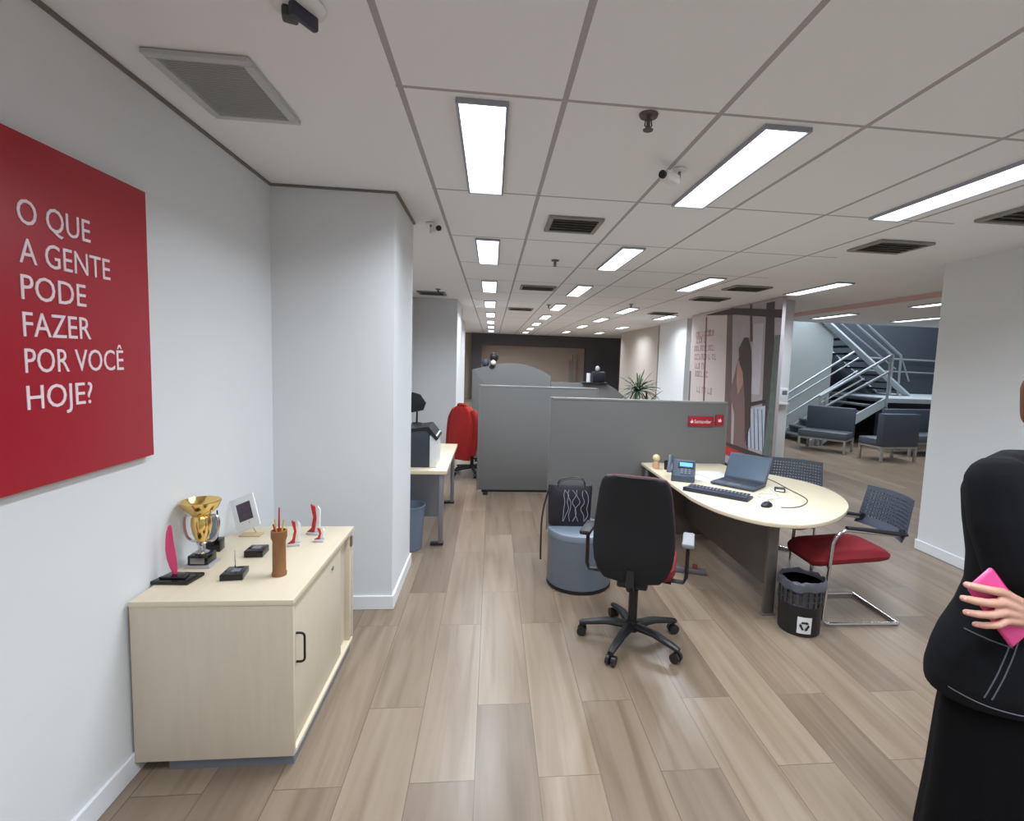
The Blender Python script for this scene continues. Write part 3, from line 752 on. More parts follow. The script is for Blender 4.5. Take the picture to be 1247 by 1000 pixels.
for k, (x, y, rz, lab) in enumerate([(1.98, 4.33, .25, 'loose white papers between desk phone and laptop, topmost sheet'), (2.02, 4.36, .0, 'white paper sheet under the loose top sheet by the laptop'), (1.9, 4.24, -.6, 'white paper sheet nearest the desk phone')]):
    m = MB(); m.box(-.105, .105, -.148, .148, 0, .0016)
    o = m.build('paper_sheet', M_WHITE); o.location = (x, y, ZD + .0004 + .0022 * (2 - k if k < 2 else .0)); o.rotation_euler = (0, 0, rz)
    if k == 0:
        pass
    tag(o, lab, 'paper', 'papers on the rounded desk')
# laptop facing the swivel chair
LR = math.atan2(-.75, .66)                            # local -y looks toward the chair
t = thing('laptop', 'open dark laptop with a slate screen back beside the papers on the desk', 'laptop', (2.05, 3.98, ZD), -.86)
MB().box(-.18, .18, -.13, .13, .004, .024, .005).build('base', M_NAVY, t)
kb = MB()
for i in range(11):
    for j in range(4): kb.box(-.158 + i * .029, -.134 + i * .029, -.02 + j * .03, .004 + j * .03, .024, .0265, .001, None, 1)
kb.build('keys', mat('key_dark', (.16, .18, .23), .5), t)
MB().box(-.05, .05, -.11, -.045, .024, .0248).build('touchpad', mat('touchpad', (.33, .36, .42), .4), t)
Ms = T((0, .132, .022)) @ Matrix.Rotation(-.48, 4, 'X')
lid = MB().box(-.18, .18, -.004, .006, 0, .235, .004, Ms).build('lid', M_NAVY, t)
MB().box(-.165, .165, -.0052, -.0042, .018, .22, 0, Ms).build('screen', mat('dim_screen', (.30, .36, .42), .25, var=.12, scale=6), lid)
t = thing('keyboard', 'long dark keyboard lying along the near edge of the desk', 'keyboard', (1.745, 3.70, ZD), -.74)
MB().prism([(-.08, .0), (.08, 0), (.08, .03), (-.08, .014)], -.245, .245, .003, MYZ).build('body', mat('keyboard_navy', (.16, .18, .24), .5), t)
kb = MB()
for i in range(17):
    for j in range(5): kb.box(-.232 + i * .0275, -.21 + i * .0275, -.066 + j * .027, -.044 + j * .027, .0 + .016 + j * .0026, .023 + j * .0026, .002, None, 1)
kb.build('keys', mat('key_slate', (.22, .25, .33), .45, var=.3, scale=70), t)
t = thing('computer_mouse', 'black computer mouse on the desk to the right of the keyboard', 'mouse', (1.965, 3.38, ZD), -1.0)
MB().loft([[(.034 * g * math.cos(a), .055 * g * math.sin(a), z) for a in [2 * PI * k / 24 for k in range(24)]] for z, g in ((.0, .94), (.004, 1), (.014, .96), (.024, .78), (.031, .5), (.034, .2))]).build('body', M_BLACK, t)
MB().cyl((-.003, .028, .028), (.003, .028, .028), .008, n=10).build('wheel', M_GREYMETAL, t)
o = MB().tube(smooth_path([(2.0, 3.45, ZD + .005), (2.06, 3.54, ZD + .006), (2.16, 3.60, ZD + .006), (2.2, 3.70, ZD + .006), (2.1, 3.72, ZD + .006), (2.04, 3.62, ZD + .01), (2.12, 3.55, ZD + .012), (2.2, 3.62, ZD + .01), (2.24, 3.74, ZD + .006), (2.28, 3.9, ZD + .006)]), .0045, 8).build('cable', M_WHITE)
tag(o, 'coiled white cable beside the black mouse on the desk', 'cable')
o = MB().tube(smooth_path([(2.05, 3.34, ZD + .004), (2.2, 3.36, ZD + .004), (2.38, 3.55, ZD + .004), (2.42, 3.85, ZD + .004), (2.45, 4.2, ZD + .004), (2.38, 4.5, ZD + .004)]), .003, 6).build('cable', M_BLACK)
tag(o, 'thin dark cable curving across the open end of the desk', 'cable')
t = thing('mini_dock', 'small dark adapter with bright ports right of the laptop', 'adapter', (2.31, 3.80, ZD), -.5)
MB().box(-.04, .04, -.03, .03, 0, .03, .006).build('body', M_BLACK, t)
MB().box(-.03, .03, -.032, -.029, .008, .022).build('port_strip', M_WHITE, t)

# ================================================================== VISITOR CHAIRS (red seat, slate mesh back, chrome cantilever)
def visitor_chair(loc, rz, label):
    c = thing('visitor_chair', label, 'chair', loc, rz, 'visitor chairs at the rounded desk')
    hw = .225
    for s in (-1, 1):
        pts = [(.30, s * hw * .99, .016), (-.24, s * hw, .016), (-.205, s * hw, .60), (-.14, s * hw, .668), (.10, s * hw, .645), (.30, s * (hw - .02), .62)]
        MB().tube(fillet(pts, .06, 6), .0115, 12).build('side_frame', M_CHROME, c)
        ap = [(-.12, s * hw, .68), (.0, s * hw, .67), (.22, s * hw, .645), (.31, s * (hw - .01), .635)]
        MB().tube(ap, [.018, .021, .021, .018], 10, flat=.7).build('arm_pad', M_BLACK, c)
    MB().tube([(.30, -hw - .005, .016), (.30, hw + .005, .016)], .0145, 12).build('rear_crossbar', M_CHROME, c)
    MB().tube([(-.223, -hw, .40), (-.19, -hw * .7, .415), (-.19, hw * .7, .415), (-.223, hw, .40)], .010, 10).build('seat_crossbar', M_CHROME, c)
    for s in (-1, 1):
        MB().tube([(-.19, s * .12, .415), (.2, s * .12, .42)], .009, 8).build('seat_rail', M_BLACK, c)
    rings = []
    for z, g in ((-.035, .07), (-.03, .03), (-.012, .004), (.012, 0), (.03, .02), (.043, .07), (.047, .13)):
        rings.append([(x * (1 - g / .26) - .02, y * (1 - g / .24), .458 + z + (.018 * math.cos((x + .26) / .52 * PI) * -.6) + (-.028 * max(0, (-x - .12) / .14) ** 2)) for x, y in rrect(.285, .222, .11, 7)])
    MB().loft(rings).build('seat', M_RED, c)
    # perforated curved back: horizontal and vertical ribs with real openings
    bm = MB(); nU, nV = 19, 11
    def bp(u, v, off):
        y = (u - .5) * 2 * (.235 - .018 * v); z = .585 + v * .285
        x = .335 - .055 * (abs(u - .5) * 2) ** 2 + .055 * v + off
        if v < .2: x -= .02 * (1 - v / .2)
        return V((x, y, z))
    du, dv = 1 / nU, 1 / nV
    def quad(u0, u1, v0, v1, n=1):
        f = [[bp(u0, v0, 0), bp(u1, v0, 0), bp(u1, v1, 0), bp(u0, v1, 0)], [bp(u0, v0, .009), bp(u1, v0, .009), bp(u1, v1, .009), bp(u0, v1, .009)]]
        bm.loft(f)
    for j in range(nV + 1):
        for i in range(nU):
            a, b = j * dv - .028, j * dv + .028
            quad(i * du, (i + 1) * du, max(0, a), min(1, b))
    for i in range(nU + 1):
        wd = .012 if 0 < i < nU else .03
        for j in range(nV):
            quad(max(0, i * du - wd), min(1, i * du + wd), j * dv + .028, (j + 1) * dv - .028)
    for j in (0, 1, nV - 1):
        for i in range(nU): quad(i * du + .01, (i + 1) * du - .01, j * dv + .026, (j + 1) * dv - .026)
    bmesh.ops.remove_doubles(bm.bm, verts=bm.bm.verts, dist=1e-5)
    bm.build('backrest', M_NAVY, c)
    for s in (-1, 1):
        MB().tube([(.29, s * .20, .62), (.295, s * .19, .66)], .016, 8).build('back_bracket', M_BLACK, c)
    return c
visitor_chair((2.495, 3.31, 0), -.03, 'red-seated visitor chair with slate mesh back beside the waste bin')
visitor_chair((2.66, 4.21, 0), math.radians(52), 'visitor chair with slate mesh back tucked behind the far side of the rounded desk')

t = thing('waste_basket', 'dark waste basket with a white recycling label beside the desk leg', 'bin', (2.075, 3.08, 0))
MB().lathe([(0, .0), (.122, 0), (.126, .006), (.133, .20), (.128, .205), (.128, .008), (0, .008)], n=44).build('solid_body', M_BLACK, t)
mesh_m = MB()
for k in range(22):
    a = 2 * PI * k / 22
    mesh_m.box(-.0035, .0035, -.009, .009, .20, .335, 0, T((.134 * math.cos(a), .134 * math.sin(a), 0), a))
for z in (.235, .27, .305): mesh_m.lathe([(.131, z - .004), (.1365, z - .004), (.1365, z + .004), (.131, z + .004), (.131, z - .004)], n=44)
mesh_m.build('mesh_band', mat('mesh_dark_grey', (.24, .23, .24), .5), t)
MB().lathe([(.131, .33), (.142, .33), (.144, .345), (.139, .352), (.131, .348), (.131, .33)], n=44).build('rim', mat('rim_grey', (.36, .36, .38), .4), t)
bag_r = []
rnd = random.Random(9)
for r0, z in ((.122, .02), (.127, .2), (.128, .34), (.135, .362), (.148, .345), (.151, .305)):
    bag_r.append([(r0 * math.cos(a) * (1 + rnd.uniform(-.02, .02)), r0 * math.sin(a) * (1 + rnd.uniform(-.02, .02)), z + rnd.uniform(-.01, .01)) for a in [2 * PI * k / 32 for k in range(32)]])
MB().loft(bag_r, cap=False).build('bin_liner', mat('liner_grey', (.30, .30, .33), .3), t)
lab = []
for k in range(7):
    a = -PI / 2 - .08 + (k - 3) * .105 - .25
    lab.append(a)
lm = MB().loft([[(.1345 * math.cos(a), .1345 * math.sin(a), .028) for a in lab] + [(.1355 * math.cos(a), .1355 * math.sin(a), .028) for a in lab[::-1]],
                [(.1385 * math.cos(a), .1385 * math.sin(a), .138) for a in lab] + [(.1395 * math.cos(a), .1395 * math.sin(a), .138) for a in lab[::-1]]]).build('label', M_WHITE, t)
em = MB()
ac = lab[3]
Ml = T((.1405 * math.cos(ac), .1405 * math.sin(ac), .082), ac + PI / 2) @ Matrix.Rotation(PI / 2, 4, 'X')
for k in range(3):
    q = Matrix.Rotation(k * 2 * PI / 3, 4, 'Z')
    em.prism([(-.022, .014), (.010, .014), (.010, .010), (.026, .020), (.010, .030), (.010, .026), (-.016, .026)], -.0012, .0012, 0, Ml @ q)
em.build('recycling_emblem', M_BLACK, lm)

t = thing('power_strip', 'grey power strip with a reddish plug lying on the floor under the desk', 'power strip', (1.66, 3.98, 0), -.35)
MB().box(-.15, .15, -.028, .028, 0, .042, .008).build('body', mat('strip_grey', (.42, .40, .42), .5), t)
MB().box(.04, .08, -.02, .02, .042, .075, .006).build('plug', mat('plug_red', (.5, .2, .22), .5), t)
MB().tube(smooth_path([(-.15, 0, .02), (-.3, .06, .008), (-.42, -.06, .008), (-.55, .05, .008)]), .006, 8).build('cord', M_BLACK, t)

# ================================================================== PRINTED PARTITION
t = thing('advertising_panel', 'tall printed partition with a long-haired woman photograph beside the white post', 'advert panel', (4.12, 8.75, 0))
def yz(poly, x0, x1, name, m):
    pts = [(y - 8.75, z) for y, z in poly]
    Mx = Matrix(((0, 0, 1, 0), (1, 0, 0, 0), (0, 1, 0, 0), (0, 0, 0, 1)))
    return MB().prism(pts, -x1, -x0, 0, Matrix.Scale(1, 4) @ Matrix(((0, 0, 1, 0), (1, 0, 0, 0), (0, 1, 0, 0), (0, 0, 0, 1)))).build(name, m, t)
M_PW = mat('print_white', (.80, .75, .74), .5, var=.05, scale=2)
M_PP = mat('print_pale_photo', (.66, .62, .63), .5, var=.22, scale=3)
yz([(8.7, .04), (10.4, .04), (10.4, 2.74), (8.7, 2.74)], 0, -.05, 'white_panel', M_PW)
yz([(7.05, .04), (8.7, .04), (8.7, 2.74), (7.05, 2.74)], 0, -.05, 'photo_panel', M_PP)
e = .0015
def pr_(poly, name, rgb, lay=1, var=.12):
    yz(poly, lay * e + .0005, (lay - 1) * e, name, mat('print_' + name + str(lay), rgb, .5, var=var, scale=9))
pr_([(8.60, 2.64), (8.80, 2.64), (8.62, .36), (8.34, .38)], 'tree_trunk', (.42, .33, .32))
pr_([(7.27, 2.70), (7.50, 2.70), (7.42, 1.2), (7.30, .36), (7.07, .36), (7.12, 1.2)], 'dark_trunk', (.25, .22, .22))
pr_([(7.05, .36), (7.3, .36), (7.22, 1.2), (7.2, 2.2), (7.05, 2.2)], 'foliage', (.36, .40, .38), 2, .5)
pr_([(7.94, 2.73), (8.01, 2.73), (7.92, 2.13), (7.84, 2.13)], 'thin_branch', (.33, .22, .22))
pr_([(9.72, 2.66), (9.66, 2.66), (9.50, .4), (9.57, .4)], 'red_line', (.45, .24, .25), 1)
pr_([(9.8, 2.70), (8.62, 2.73), (7.05, 2.56), (7.05, 2.44), (8.45, 2.60)], 'pergola_beam', (.24, .18, .18), 2)
pr_([(8.50, 1.25), (8.32, 1.76), (8.2, 2.0), (7.95, 1.6), (7.82, 1.05), (7.75, .40), (8.25, .40), (8.28, .9)], 'dress', (.47, .37, .36), 2)
pr_([(8.28, 1.45), (8.3, 1.8), (8.15, 1.85), (8.05, 1.45), (8.2, 1.25)], 'skin', (.66, .52, .46), 3)
pr_([(8.12, 2.2), (7.98, 2.2), (7.86, 1.98), (7.80, 1.68), (7.72, .8), (7.86, .5), (7.96, 1.2), (8.08, 1.62), (8.22, 1.78), (8.28, 2.02)], 'hair', (.25, .18, .17), 4)
pr_([(7.84, 1.08), (7.34, 1.19), (7.34, 1.24), (7.84, 1.15)], 'bench_rail', (.16, .15, .16), 3)
for k in range(4):
    pr_([(7.78 - .12 * k, 1.08), (7.76 - .12 * k, 1.08), (7.64 - .12 * k, .45), (7.67 - .12 * k, .45)], 'fence_bar', (.30, .32, .36), 3)
pr_([(7.80, .45), (7.28, .45), (7.32, 1.15), (7.84, 1.05)], 'pale_window', (.70, .74, .80), 2, .2)
pr_([(7.82, 1.3), (7.52, 1.3), (7.54, 2.4), (7.84, 2.4)], 'pale_wall', (.74, .72, .75), 1, .1)
pr_([(8.70, .40), (7.05, .40), (7.05, .30), (8.70, .34)], 'dark_ground', (.20, .18, .17), 4)
pr_([(8.72, .34), (7.05, .30), (7.05, .10), (8.72, .20)], 'red_band', (.74, .10, .13), 5, .04)
pr_([(10.34, .04), (10.26, .04), (10.30, 1.6), (10.38, 1.6)], 'dark_edge', (.36, .35, .37), 1)
rnd = random.Random(4)
for (ya, yb, z) in ((10.15, 9.36, 2.34), (10.1, 9.72, 2.22), (10.2, 9.28, 2.06), (10.15, 9.12, 1.89), (10.12, 9.6, 1.71), (10.08, 9.5, 1.55), (9.95, 9.3, 1.24)):
    tx = MB(); y = ya - 8.75; yb -= 8.75
    while y > yb:
        w = rnd.uniform(.05, .09); h = rnd.uniform(.05, .065)
        kind = rnd.random()
        tx.box(-.0015, 0, y - .02, y, z - h, z + h)
        if kind > .3: tx.box(-.0015, 0, y - w, y, z + h - .022, z + h)
        if kind < .7: tx.box(-.0015, 0, y - w, y, z - h, z - h + .022)
        if kind > .5: tx.box(-.0015, 0, y - w, y - w + .02, z - h, z + h)
        y -= w + rnd.choice((.03, .03, .03, .09))
    tx.build('text_row', mat('print_text', (.68, .50, .49), .6, var=.1), t)
MB().box(-.02, .05, -1.7, 1.65, 0, .04).build('base_rail', M_BLACK, t)
# intercom on the post
t = thing('wall_intercom', 'small white keypad box with a grey window fixed to the white post', 'intercom', (4.43, 7.42, 1.30))
MB().box(-.085, .075, -.05, -.001, -.10, .12, .012).build('body', M_WHITE, t)
MB().box(-.03, .05, -.054, -.049, .02, .085, .004).build('window', mat('grey_window', (.45, .47, .52), .3), t)
MB().box(-.1, .07, -.085, -.0, -.13, -.10, .006).build('ledge', M_WHITE, t)

# ================================================================== STAIRS
M_STEEL = mat('stair_steel', (.66, .68, .70), .35, metal=.5, var=.03)
M_STRING = mat('stair_stringer', (.66, .69, .71), .5, var=.04)
M_TREAD = mat('stair_tread', (.33, .35, .37), .6, var=.06)
st = thing('staircase', 'grey steel staircase with tubular rails turning at a landing behind the sofas', 'staircase', (9.0, 11.6, 0))
def W2(p): return (p[0] - 9.0, p[1] - 11.6, p[2])
XA, XB, ZL = 7.2, 8.98, 1.12
for yy in (10.85, 12.12):
    MB().loft([[W2(p) for p in ((XA, yy, 0), (XA + .28, yy, 0), (XB, yy, ZL - .2), (XB, yy, ZL), (XA, yy, .1))], [W2(p) for p in ((XA, yy + .05, 0), (XA + .28, yy + .05, 0), (XB, yy + .05, ZL - .2), (XB, yy + .05, ZL), (XA, yy + .05, .1))]]).build('stringer', M_STRING, st)
n = 7
for k in range(n):
    x = XA + .02 + (XB - XA) * k / n; z = ZL * (k + 1) / n
    a = W2((x, 10.9, z - .045)); b = W2((x + .3, 12.12, z))
    MB().box(a[0], b[0], a[1], b[1], a[2], b[2], .004).build('tread', M_TREAD, st)
a, b = W2((XB, 10.8, ZL - .10)), W2((13.5, 13.5, ZL))
MB().box(a[0], b[0], a[1], b[1], a[2], b[2]).build('landing', M_STRING, st)
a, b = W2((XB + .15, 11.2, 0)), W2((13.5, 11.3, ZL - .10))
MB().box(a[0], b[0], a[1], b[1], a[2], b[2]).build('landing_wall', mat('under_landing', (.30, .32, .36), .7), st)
# upper flight
UA, UB = (10.7, 1.12), (8.1, 3.08)
for yy in (12.2, 13.35):
    MB().tube([W2((UA[0], yy, UA[1] + .0)), W2((UB[0], yy, UB[1]))], .085, 4, flat=1).build('stringer', M_STRING, st)
for k in range(11):
    x = UA[0] - (UA[0] - UB[0]) * (k + .5) / 11; z = UA[1] + (UB[1] - UA[1]) * (k + 1) / 11
    a = W2((x - .17, 12.25, z - .05)); b = W2((x + .13, 13.3, z - .005))
    MB().box(a[0], b[0], a[1], b[1], a[2], b[2], .004).build('tread', M_STAIRDARK, st)
def rail(pts, rr=.028): MB().tube([W2(p) for p in pts], rr, 10).build('handrail', M_STEEL, st)
rail([(7.36, 10.83, 1.12), (9.02, 10.83, 2.10)], .032); rail([(7.42, 10.83, .84), (8.98, 10.83, 1.72)], .026)
rail([(7.36, 10.83, .95), (8.4, 10.83, 1.55)], .018)
rail([(7.3, 12.12, 1.05), (9.07, 12.12, 2.20)]); rail([(7.3, 12.12, .85), (9.2, 12.12, 2.05)], .02); rail([(7.4, 12.12, .55), (9.2, 12.12, 1.72)], .02)
rail([(10.2, 12.2, 2.12), (8.4, 12.2, 3.38)], .032); rail([(10.42, 12.2, 2.14), (8.7, 12.2, 3.42)], .032)
rail([(10.3, 12.2, 1.8), (8.4, 12.2, 3.1)], .02)
rail([(10.4, 13.42, 2.1), (13.4, 13.42, 2.06)]); rail([(10.45, 13.42, 1.75), (13.4, 13.42, 1.71)], .022)
rail([(9.02, 10.83, 2.10), (10.2, 12.2, 2.14)], .028); rail([(10.7, 12.2, 1.5), (10.42, 12.2, 2.14)], .02)
for (x, y, z0, z1) in ((7.38, 10.83, 0, 1.15), (7.5, 10.83, 0, 1.1), (9.0, 10.83, ZL - .2, 2.12), (9.06, 10.9, 0, ZL), (10.2, 12.2, ZL, 2.14), (10.42, 12.2, ZL, 2.14), (7.34, 12.12, 0, 1.08)):
    MB().tube([W2((x, y, z0)), W2((x, y, z1))], .028, 10).build('post', M_STEEL, st)

# ================================================================== WAITING-AREA SEATS
M_SOFA = mat('slate_vinyl', (.24, .265, .31), .5, var=.05, scale=4)
M_SOFASEAT = mat('slate_vinyl_seat', (.31, .335, .37), .45, var=.04, scale=4)
M_SLEG = mat('pale_metal', (.66, .66, .64), .4, metal=.5)
def sofa(loc, rz, w, d, label, h=.93):
    t = thing('lounge_seat', label, 'sofa', loc, rz, 'slate blue lounge seats by the stairs')
    MB().box(-w / 2, w / 2, -d / 2, d / 2 - .14, .30, .44, .02).build('seat', M_SOFASEAT, t)
    MB().box(-w / 2, w / 2, d / 2 - .15, d / 2, .30, h, .02).build('backrest', M_SOFA, t)
    fr = MB()
    for s in (-1, 1):
        fr.box(-w / 2 + .001, w / 2 - .001, s * (d / 2 - .03) - .018, s * (d / 2 - .03) + .018, .265, .30)
        fr.box(s * (w / 2 - .025) - .018, s * (w / 2 - .025) + .018, -d / 2 + .03, d / 2 - .03, .265, .30)
    fr.build('frame', M_SLEG, t)
    for sx_ in (-1, 1):
        for sy_ in (-1, 1):
            MB().box(sx_ * (w / 2 - .03) - .022, sx_ * (w / 2 - .03) + .022, sy_ * (d / 2 - .03) - .022, sy_ * (d / 2 - .03) + .022, 0, .27, .003).build('leg', M_SLEG, t)
    return t
sofa((7.12, 10.16, 0), -.85, .92, .70, 'slate lounge seat at the foot of the stairs, left of the other seats')
sofa((7.75, 9.2, 0), PI + .12, .84, .56, 'slate lounge seat turned away, nearest in the waiting area')
sofa((9.2, 9.95, 0), .1, 1.5, .76, 'slate lounge bench beyond the turned seat, partly behind the pillar')

# ================================================================== RED JACKET ON FAR CHAIR
fc = thing('swivel_chair', 'small far office chair under the red jacket left of the grey partition', 'chair', (-.26, 7.55, 0), .85)
for k in range(5):
    a = 2 * PI * k / 5 + .3; d = V((math.cos(a), math.sin(a), 0))
    lg = MB().tube([d * .03 + V((0, 0, .11)), d * .3 + V((0, 0, .08))], [.03, .02], 8).build('base_leg', M_BLACK, fc)
    MB().cyl(d * .29 + d.cross(V((0, 0, 1))) * -.025 + V((0, 0, .03)), d * .29 + d.cross(V((0, 0, 1))) * .025 + V((0, 0, .03)), .03, n=14).build('caster', M_BLACK, lg)
MB().cyl((0, 0, .09), (0, 0, .42), .028).build('gas_lift', M_BLACK, fc)
MB().loft([[(x * g, y * g, z) for x, y in rrect(.24, .24, .1)] for z, g in ((.42, .85), (.44, 1), (.48, 1), (.505, .8))]).build('seat', M_BLKFAB, fc)
MB().loft([[(-.20 + .03 * math.sin(a) - .05 * (z - .5), w * math.cos(a), z) for a in [2 * PI * k / 20 for k in range(20)]] for z, w in ((.52, .16), (.56, .2), (.8, .21), (.94, .18), (.97, .12))]).build('backrest', M_BLKFAB, fc)
MB().tube([(0, 0, .42), (-.2, 0, .43), (-.22, 0, .6)], .02, 8).build('back_support', M_BLACK, fc)
jk = thing('jacket', 'red jacket draped over the far office chair left of the partition', 'jacket', (-.26, 7.55, 0), .85)
m = MB()
rings = []
for z, w, d_, dx in ((.26, .20, .045, -.06), (.32, .22, .06, -.055), (.45, .235, .08, -.045), (.62, .24, .085, -.03), (.80, .235, .08, -.005), (.93, .21, .075, .0), (1.0, .16, .07, .0), (1.035, .08, .05, .0)):
    dx -= .21
    rings.append([(dx + d_ * math.sin(a) * (1 + .12 * math.sin(7 * a)), w * math.cos(a) * (1 + .05 * math.sin(5 * a)), z) for a in [2 * PI * k / 36 for k in range(36)]])
m.loft(rings).build('body', mat('red_cloth', (.66, .13, .11), .85, var=.2, scale=14), jk)
for s in (-1, 1):
    MB().tube(smooth_path([(-.19, s * .17, .96), (-.18, s * .25, .82), (-.21, s * .26, .58), (-.25, s * .24, .34)]), [.05, .06, .052, .045], 12).build('sleeve', mat('red_cloth_sleeve', (.60, .11, .10), .85, var=.2, scale=14), jk)
MB().tube(smooth_path([(-.18, -.09, 1.0), (-.24, -.06, 1.04), (-.25, 0, 1.05), (-.24, .06, 1.04), (-.18, .09, 1.0)]), .022, 8).build('collar', MATS['red_cloth'], jk)

# ================================================================== PERSON
M_SKIN = mat('skin', (.80, .60, .52), .5, var=.05, scale=25)
M_COAT = mat('black_denim', (.05, .05, .065), .85, var=.25, scale=160, bump=.1, spec=.2)
M_SKIRT = mat('black_cloth', (.04, .04, .052), .9, var=.2, scale=90, bump=.1, spec=.15)
P0 = V((1.76, 1.47, 0))
pe = thing('person', 'person in black jacket and skirt, arms folded, holding a pink phone case', 'person', P0)
def L_(p): return V(p) - P0
def limb(m, pts, rs, sq=1.0):
    for a, b, ra, rb in zip(pts, pts[1:], rs, rs[1:]): m.capsule(L_(a), L_(b), ra, rb, sq=sq)
CX, CY = 1.76, 1.47
m = MB()
# legs, hips, torso, neck
for s in (-1, 1):
    limb(m, [(CX + s * .075, CY, .92), (CX + s * .09, CY - .01, .50), (CX + s * .105, CY + .01, .09)], [.076, .055, .04])
    limb(m, [(CX + s * .105, CY + .03, .045), (CX + s * .115, CY - .13, .035)], [.04, .032])
limb(m, [(CX - .055, CY, .95), (CX + .055, CY, .95)], [.092, .092])
limb(m, [(CX, CY, 1.0), (CX, CY, 1.18), (CX, CY, 1.33)], [.095, .095, .115])
limb(m, [(CX - .10, CY, 1.36), (CX + .10, CY, 1.36)], [.085, .085])
limb(m, [(CX + .02, CY, 1.42), (CX + .06, CY - .015, 1.56)], [.058, .048])
# head: skull, jaw, nose, lips, chin, ears
hc = V((CX + .075, CY - .02, 1.665)) - P0
m.ball(hc, .092, (.86, 1.02, 1.12)); m.ball(hc + V((0, -.012, -.045)), .072, (.86, 1, 1.05)); m.ball(hc + V((0, -.055, -.085)), .03, (1, .8, .8))
m.capsule(hc + V((0, -.088, .012)), hc + V((0, -.106, -.022)), .009, .014)
m.ball(hc + V((0, -.084, -.058)), .014, (1.6, .7, .45)); m.ball(hc + V((0, -.082, -.068)), .013, (1.4, .7, .5))
for s in (-1, 1): m.ball(hc + V((s * .082, .008, -.008)), .026, (.35, .8, 1.2))
# right arm (picture left): upper arm hangs, forearm folds across the belly
SH, EL = (1.585, 1.43, 1.385), (1.600, 1.375, 1.12)
limb(m, [SH, EL, (1.80, 1.285, 1.115)], [.05, .042, .03])
# left arm passes under the right elbow; its hand grips the phone case
limb(m, [(1.95, 1.45, 1.385), (2.03, 1.39, 1.06), (1.655, 1.335, .993)], [.05, .042, .028])
HS = V((-.018, -.022, .012))
wr = (1.628, 1.338, .998)
kn = [(1.525, 1.322, 1.068), (1.522, 1.316, 1.044), (1.528, 1.315, 1.020), (1.545, 1.318, .998)]
mid = [(1.477, 1.310, 1.078), (1.470, 1.304, 1.049), (1.480, 1.304, 1.019), (1.507, 1.308, .991)]
mi2 = [(1.442, 1.318, 1.083), (1.434, 1.314, 1.051), (1.447, 1.314, 1.017), (1.479, 1.318, .986)]
tip = [(1.424, 1.333, 1.084), (1.416, 1.331, 1.051), (1.430, 1.331, 1.015), (1.463, 1.333, .983)]
HC = V((1.60, 1.32, 1.02))
wr = V(wr) + HS
kn, mid, mi2, tip = [[HC + V(((q[0] - HC.x) * 1.06, q[1] - HC.y, (q[2] - HC.z) * 1.2)) + HS for q in g] for g in (kn, mid, mi2, tip)]
limb(m, [(1.655, 1.335, .993), wr], [.027, .027])
for q in kn: m.capsule(L_((1.605, 1.314, 1.012 + (q[2] - 1.042) * .55)), L_(q), .0175, .0125)
fr_ = [.0118, .0122, .0118, .0104]
for a, b, c, d, r0 in zip(kn, mid, mi2, tip, fr_):
    limb(m, [a, b, c, d], [r0 * 1.1, r0, r0 * .95, r0 * .82])
limb(m, [(1.59, 1.328, 1.047), (1.555, 1.342, 1.080), (1.525, 1.342, 1.098)], [.016, .0125, .0095])
# right hand tucked over the left upper arm
limb(m, [(1.80, 1.285, 1.115), (1.87, 1.27, 1.12)], [.027, .028])
for k in range(4):
    z = 1.15 - .02 * k
    limb(m, [(1.87, 1.27, 1.12 + (z - 1.12) * .5), (1.93, 1.267, z), (1.98, 1.27, z), (2.015, 1.285, z - .004)], [.017, .0105, .0098, .008])
limb(m, [(1.84, 1.275, 1.135), (1.885, 1.265, 1.173), (1.915, 1.267, 1.185)], [.014, .011, .009])
body = m.build('body', M_SKIN, pe)
body = remesh(body, .0042, 3, .5)
M_NAIL = mat('nail', (.86, .62, .60), .3)
for c, d in zip(mi2, tip):
    v = (V(d) - V(c)).normalized()
    MB().ball(L_(d) + V((-.004, -.0085, .001)) - v * .002, .0052, (1.1, .5, .9)).build('fingernail', M_NAIL, pe)
for s in (-1, 1):
    e_ = MB().ball(hc + V((s * .030, -.0745, .006)), .0105).build('eye', mat('eye_white', (.9, .89, .87), .2), pe)
    MB().ball(hc + V((s * .030, -.0825, .006)), .0055, (1, .6, 1)).build('iris', mat('iris', (.2, .13, .08), .2), e_)
    MB().tube([hc + V((s * .016, -.09, .027)), hc + V((s * .032, -.091, .032)), hc + V((s * .05, -.082, .026))], [.003, .004, .002], 6).build('eyebrow', mat('brow', (.2, .13, .08), .7), pe)
MB().capsule(hc + V((-.02, -.091, -.062)), hc + V((.02, -.091, -.062)), .004, .004, 8, .6).build('lips', mat('lips', (.70, .36, .36), .4), pe)
m = MB()
m.ball(hc + V((0, .022, .025)), .101, (.90, 1.0, 1.08))
for s in (-1, 1):
    q = hc + P0
    limb(m, [(q.x + s * .068, q.y + .03, q.z + .02), (q.x + s * .066, q.y + .045, q.z - .07)], [.028, .018])
limb(m, [(CX + .075, CY + .05, 1.68), (CX + .075, CY + .055, 1.60), (CX + .07, CY + .05, 1.54)], [.07, .06, .03])
hair = remesh(m.build('hair', mat('hair_auburn', (.42, .24, .13), .55, var=.35, scale=30, stretch=(6, 6, .6)), pe), .008, 3)
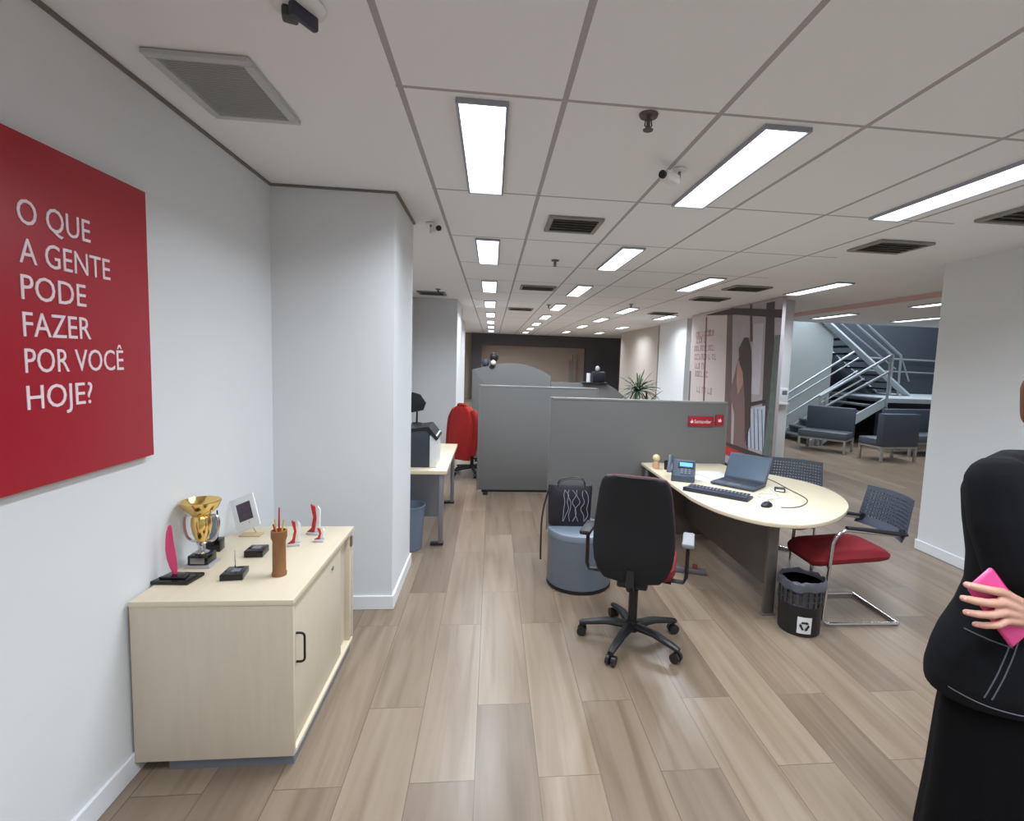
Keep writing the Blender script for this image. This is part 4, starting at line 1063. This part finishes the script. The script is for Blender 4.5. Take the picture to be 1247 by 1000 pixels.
# jacket: torso with a flared hem, broad sleeves
m = MB()
rings = []
def sup(a, w, p=.8): return w * (abs(math.cos(a)) ** p) * (1 if math.cos(a) >= 0 else -1)
JP = ((.665, .262, .165), (.72, .266, .17), (.80, .252, .16), (.86, .232, .150), (.95, .190, .128), (1.03, .165, .115), (1.12, .165, .12), (1.24, .185, .14), (1.34, .205, .14), (1.405, .195, .115), (1.45, .14, .09), (1.475, .085, .075))
for z, w, d_ in JP:
    rings.append([(sup(a, w), d_ * math.sin(a) * (1 + .03 * math.sin(6 * a) * (z < .95)), z) for a in [2 * PI * k / 40 for k in range(40)]])
m.loft(rings)
limb(m, [(1.600, 1.43, 1.378), (1.602, 1.40, 1.26), (1.622, 1.365, 1.135)], [.094, .097, .092])
limb(m, [(1.622, 1.365, 1.135), (1.78, 1.29, 1.125)], [.088, .06])
limb(m, [(1.95, 1.45, 1.385), (2.04, 1.39, 1.08)], [.088, .085])
limb(m, [(2.04, 1.39, 1.08), (1.70, 1.35, 1.01)], [.08, .045])
jac = remesh(m.build('jacket', M_COAT, pe), .008, 6)
M_ST = mat('topstitch', (.34, .34, .37), .7)
def stitch(pts):
    """topstitching laid on the cloth: each point is dropped onto the jacket along +y"""
    out = []
    for p in smooth_path([V(q) for q in pts], 6):
        hit, loc, nrm, _ = jac.ray_cast(L_((p.x, .6, p.z)), V((0, 1, 0)))
        if hit: out.append(loc + V((0, -.0015, 0)))
    if len(out) > 2: MB().tube(out, .0021, 6).build('topstitching', M_ST, jac)
stitch([(1.50, 0, .71), (1.56, 0, .695), (1.64, 0, .69), (1.74, 0, .69), (1.86, 0, .69), (1.98, 0, .70)])
stitch([(1.545, 0, .90), (1.58, 0, .892), (1.62, 0, .885)])
stitch([(1.63, 0, .93), (1.59, 0, .83), (1.55, 0, .72)])
stitch([(1.645, 0, .93), (1.605, 0, .83), (1.565, 0, .72)])
stitch([(1.76, 0, 1.0), (1.76, 0, .88), (1.755, 0, .70)])
# long skirt
m = MB(); rings = []
for z, w, d_ in ((.035, .205, .20), (.05, .21, .205), (.3, .204, .18), (.55, .205, .16), (.75, .20, .14), (1.0, .15, .11)):
    rings.append([(w * math.cos(a) * (1 + .02 * math.sin(9 * a) * (z < .6)), d_ * math.sin(a) * (1 + .035 * math.sin(9 * a) * (z < .6)), z) for a in [2 * PI * k / 72 for k in range(72)]])
sk = m.loft(rings).build('skirt', M_SKIRT, pe, 60)
for s in (-1, 1):
    MB().capsule((s * .105, .03, .045), (s * .118, -.15, .038), .045, .037, 14, .8).box(s * .11 - .04, s * .11 + .04, -.18, .075, 0, .014, .005).build('shoe', M_BLACK, pe)
ph = thing('phone_case', 'bright pink phone case held in the fingers of the person in black', 'phone', (1.520, 1.314, 1.036))
MB().box(-.125, .125, -.006, .006, -.048, .048, .009, T((0, 0, 0), 0, 0, .84), 3).build('case', mat('pink_case', (.88, .30, .56), .4), ph)
MB().box(-.115, .115, .006, .0068, -.04, .04, .0, T((0, 0, 0), 0, 0, .84)).build('screen', M_DARKGLASS, ph)
